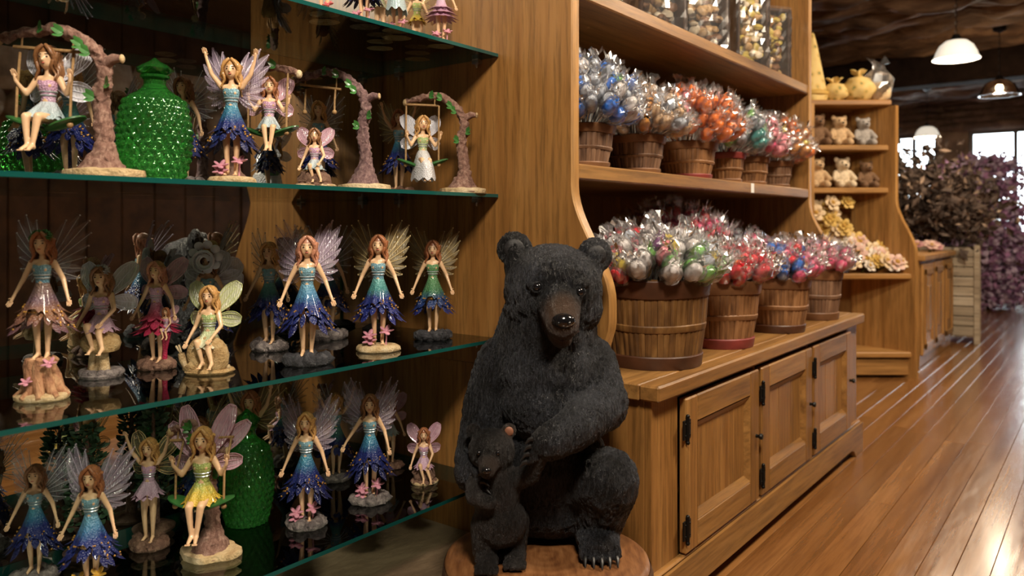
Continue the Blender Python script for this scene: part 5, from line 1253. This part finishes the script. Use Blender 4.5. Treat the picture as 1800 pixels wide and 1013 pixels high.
LIL = plain('blossom_mauve', (.36, .18, .31), .7, var=.45, sc=6)
blossom_tree('mauve blossom tree standing on the floor beyond the crate', (-1.20, 10.75, 0), 1.72, .42, LIL, 2200)
blossom_tree('mauve blossom tree in front of the far windows, behind the crate branches', (-1.78, 12.3, 0), 1.75, .45, LIL, 1200)
blossom_tree('dusky blossom tree half hidden by dried branches', (-2.45, 10.6, 0), 1.65, .6, plain('blossom_brown', (.13, .07, .07), .8, var=.5, sc=6), 1300)
# pendant lamps
SHADE_T = NT('frosted_shade'); SHADE_T.set(Base_Color=(.85, .82, .76, 1), Roughness=.35, Transmission_Weight=.0, Emission_Color=(1.0, .90, .74, 1), Emission_Strength=.55); SHADE = SHADE_T.mat
BULB_T = NT('lit_bulb'); BULB_T.set(Base_Color=(1, .95, .85, 1), Emission_Color=(1.0, .86, .66, 1), Emission_Strength=26); BULB = BULB_T.mat
SHADE_C = thin_clear('ribbed_clear_shade', (.80, .74, .66), .12, 1.4, 1.5, .10)
def pendant(label, loc, power, shade=SHADE, rad=.165):
    x, y, z = loc; e = empty('pendant_lamp', loc, 0, label, 'lamp')
    k = rad / .165; m = MB(); m.lathe([(.040, .148), (.075, .140), (.115, .105), (.140, .055), (.150, .022), (.165, .0), (.161, .0), (.146, .022), (.135, .054), (.110, .101), (.072, .134), (.040, .142)], 40, lambda th, j: (k * (1 + .012 * math.cos(20 * th)), 0)); m.build('lamp_shade', shade, e)
    MB().lathe([(.001, .19), (.022, .19), (.034, .165), (.044, .148), (.044, .138), (.001, .136)], 20).build('socket', BLACK_IRON, e); MB().ell((0, 0, .075), (.03, .03, .038), 14, 10).build('bulb', BULB, e)
    top = CEIL - .10 - z; c = MB(); q = .19; i = 0
    while q < top:
        M = Matrix.Rotation(PI / 2 * (i % 2), 4, 'Z') @ Matrix.Translation((0, 0, 0)); c.tube([(M @ Vector((.008 * math.cos(a), 0, q + .018 + .02 * math.sin(a)))) for a in [2 * PI * j / 8 for j in range(9)]], .0022, 5, False); q += .033; i += 1
    c.build('chain', BLACK_IRON, e); MB().lathe([(.001, top + .06), (.06, top + .06), (.055, top + .02), (.012, top), (.001, top)], 20).build('ceiling_rose', BLACK_IRON, e)
    l = bpy.data.lights.new('pendant_light', 'POINT'); l.energy = power; l.color = WARM; l.shadow_soft_size = .05; lo = bpy.data.objects.new('pendant_light', l); COL.objects.link(lo); lo.parent = e; lo.location = (0, 0, -.02)
pendant('white glass pendant lamp hanging over the aisle cabinet', (-.96, 6.83, 2.255), 22)
pendant('clear ribbed pendant lamp farther down the aisle', (-.86, 8.67, 2.205), 22, SHADE_C, .175)
pendant('white glass pendant lamp in front of the far windows', (-2.02, 11.9, 2.17), 22)
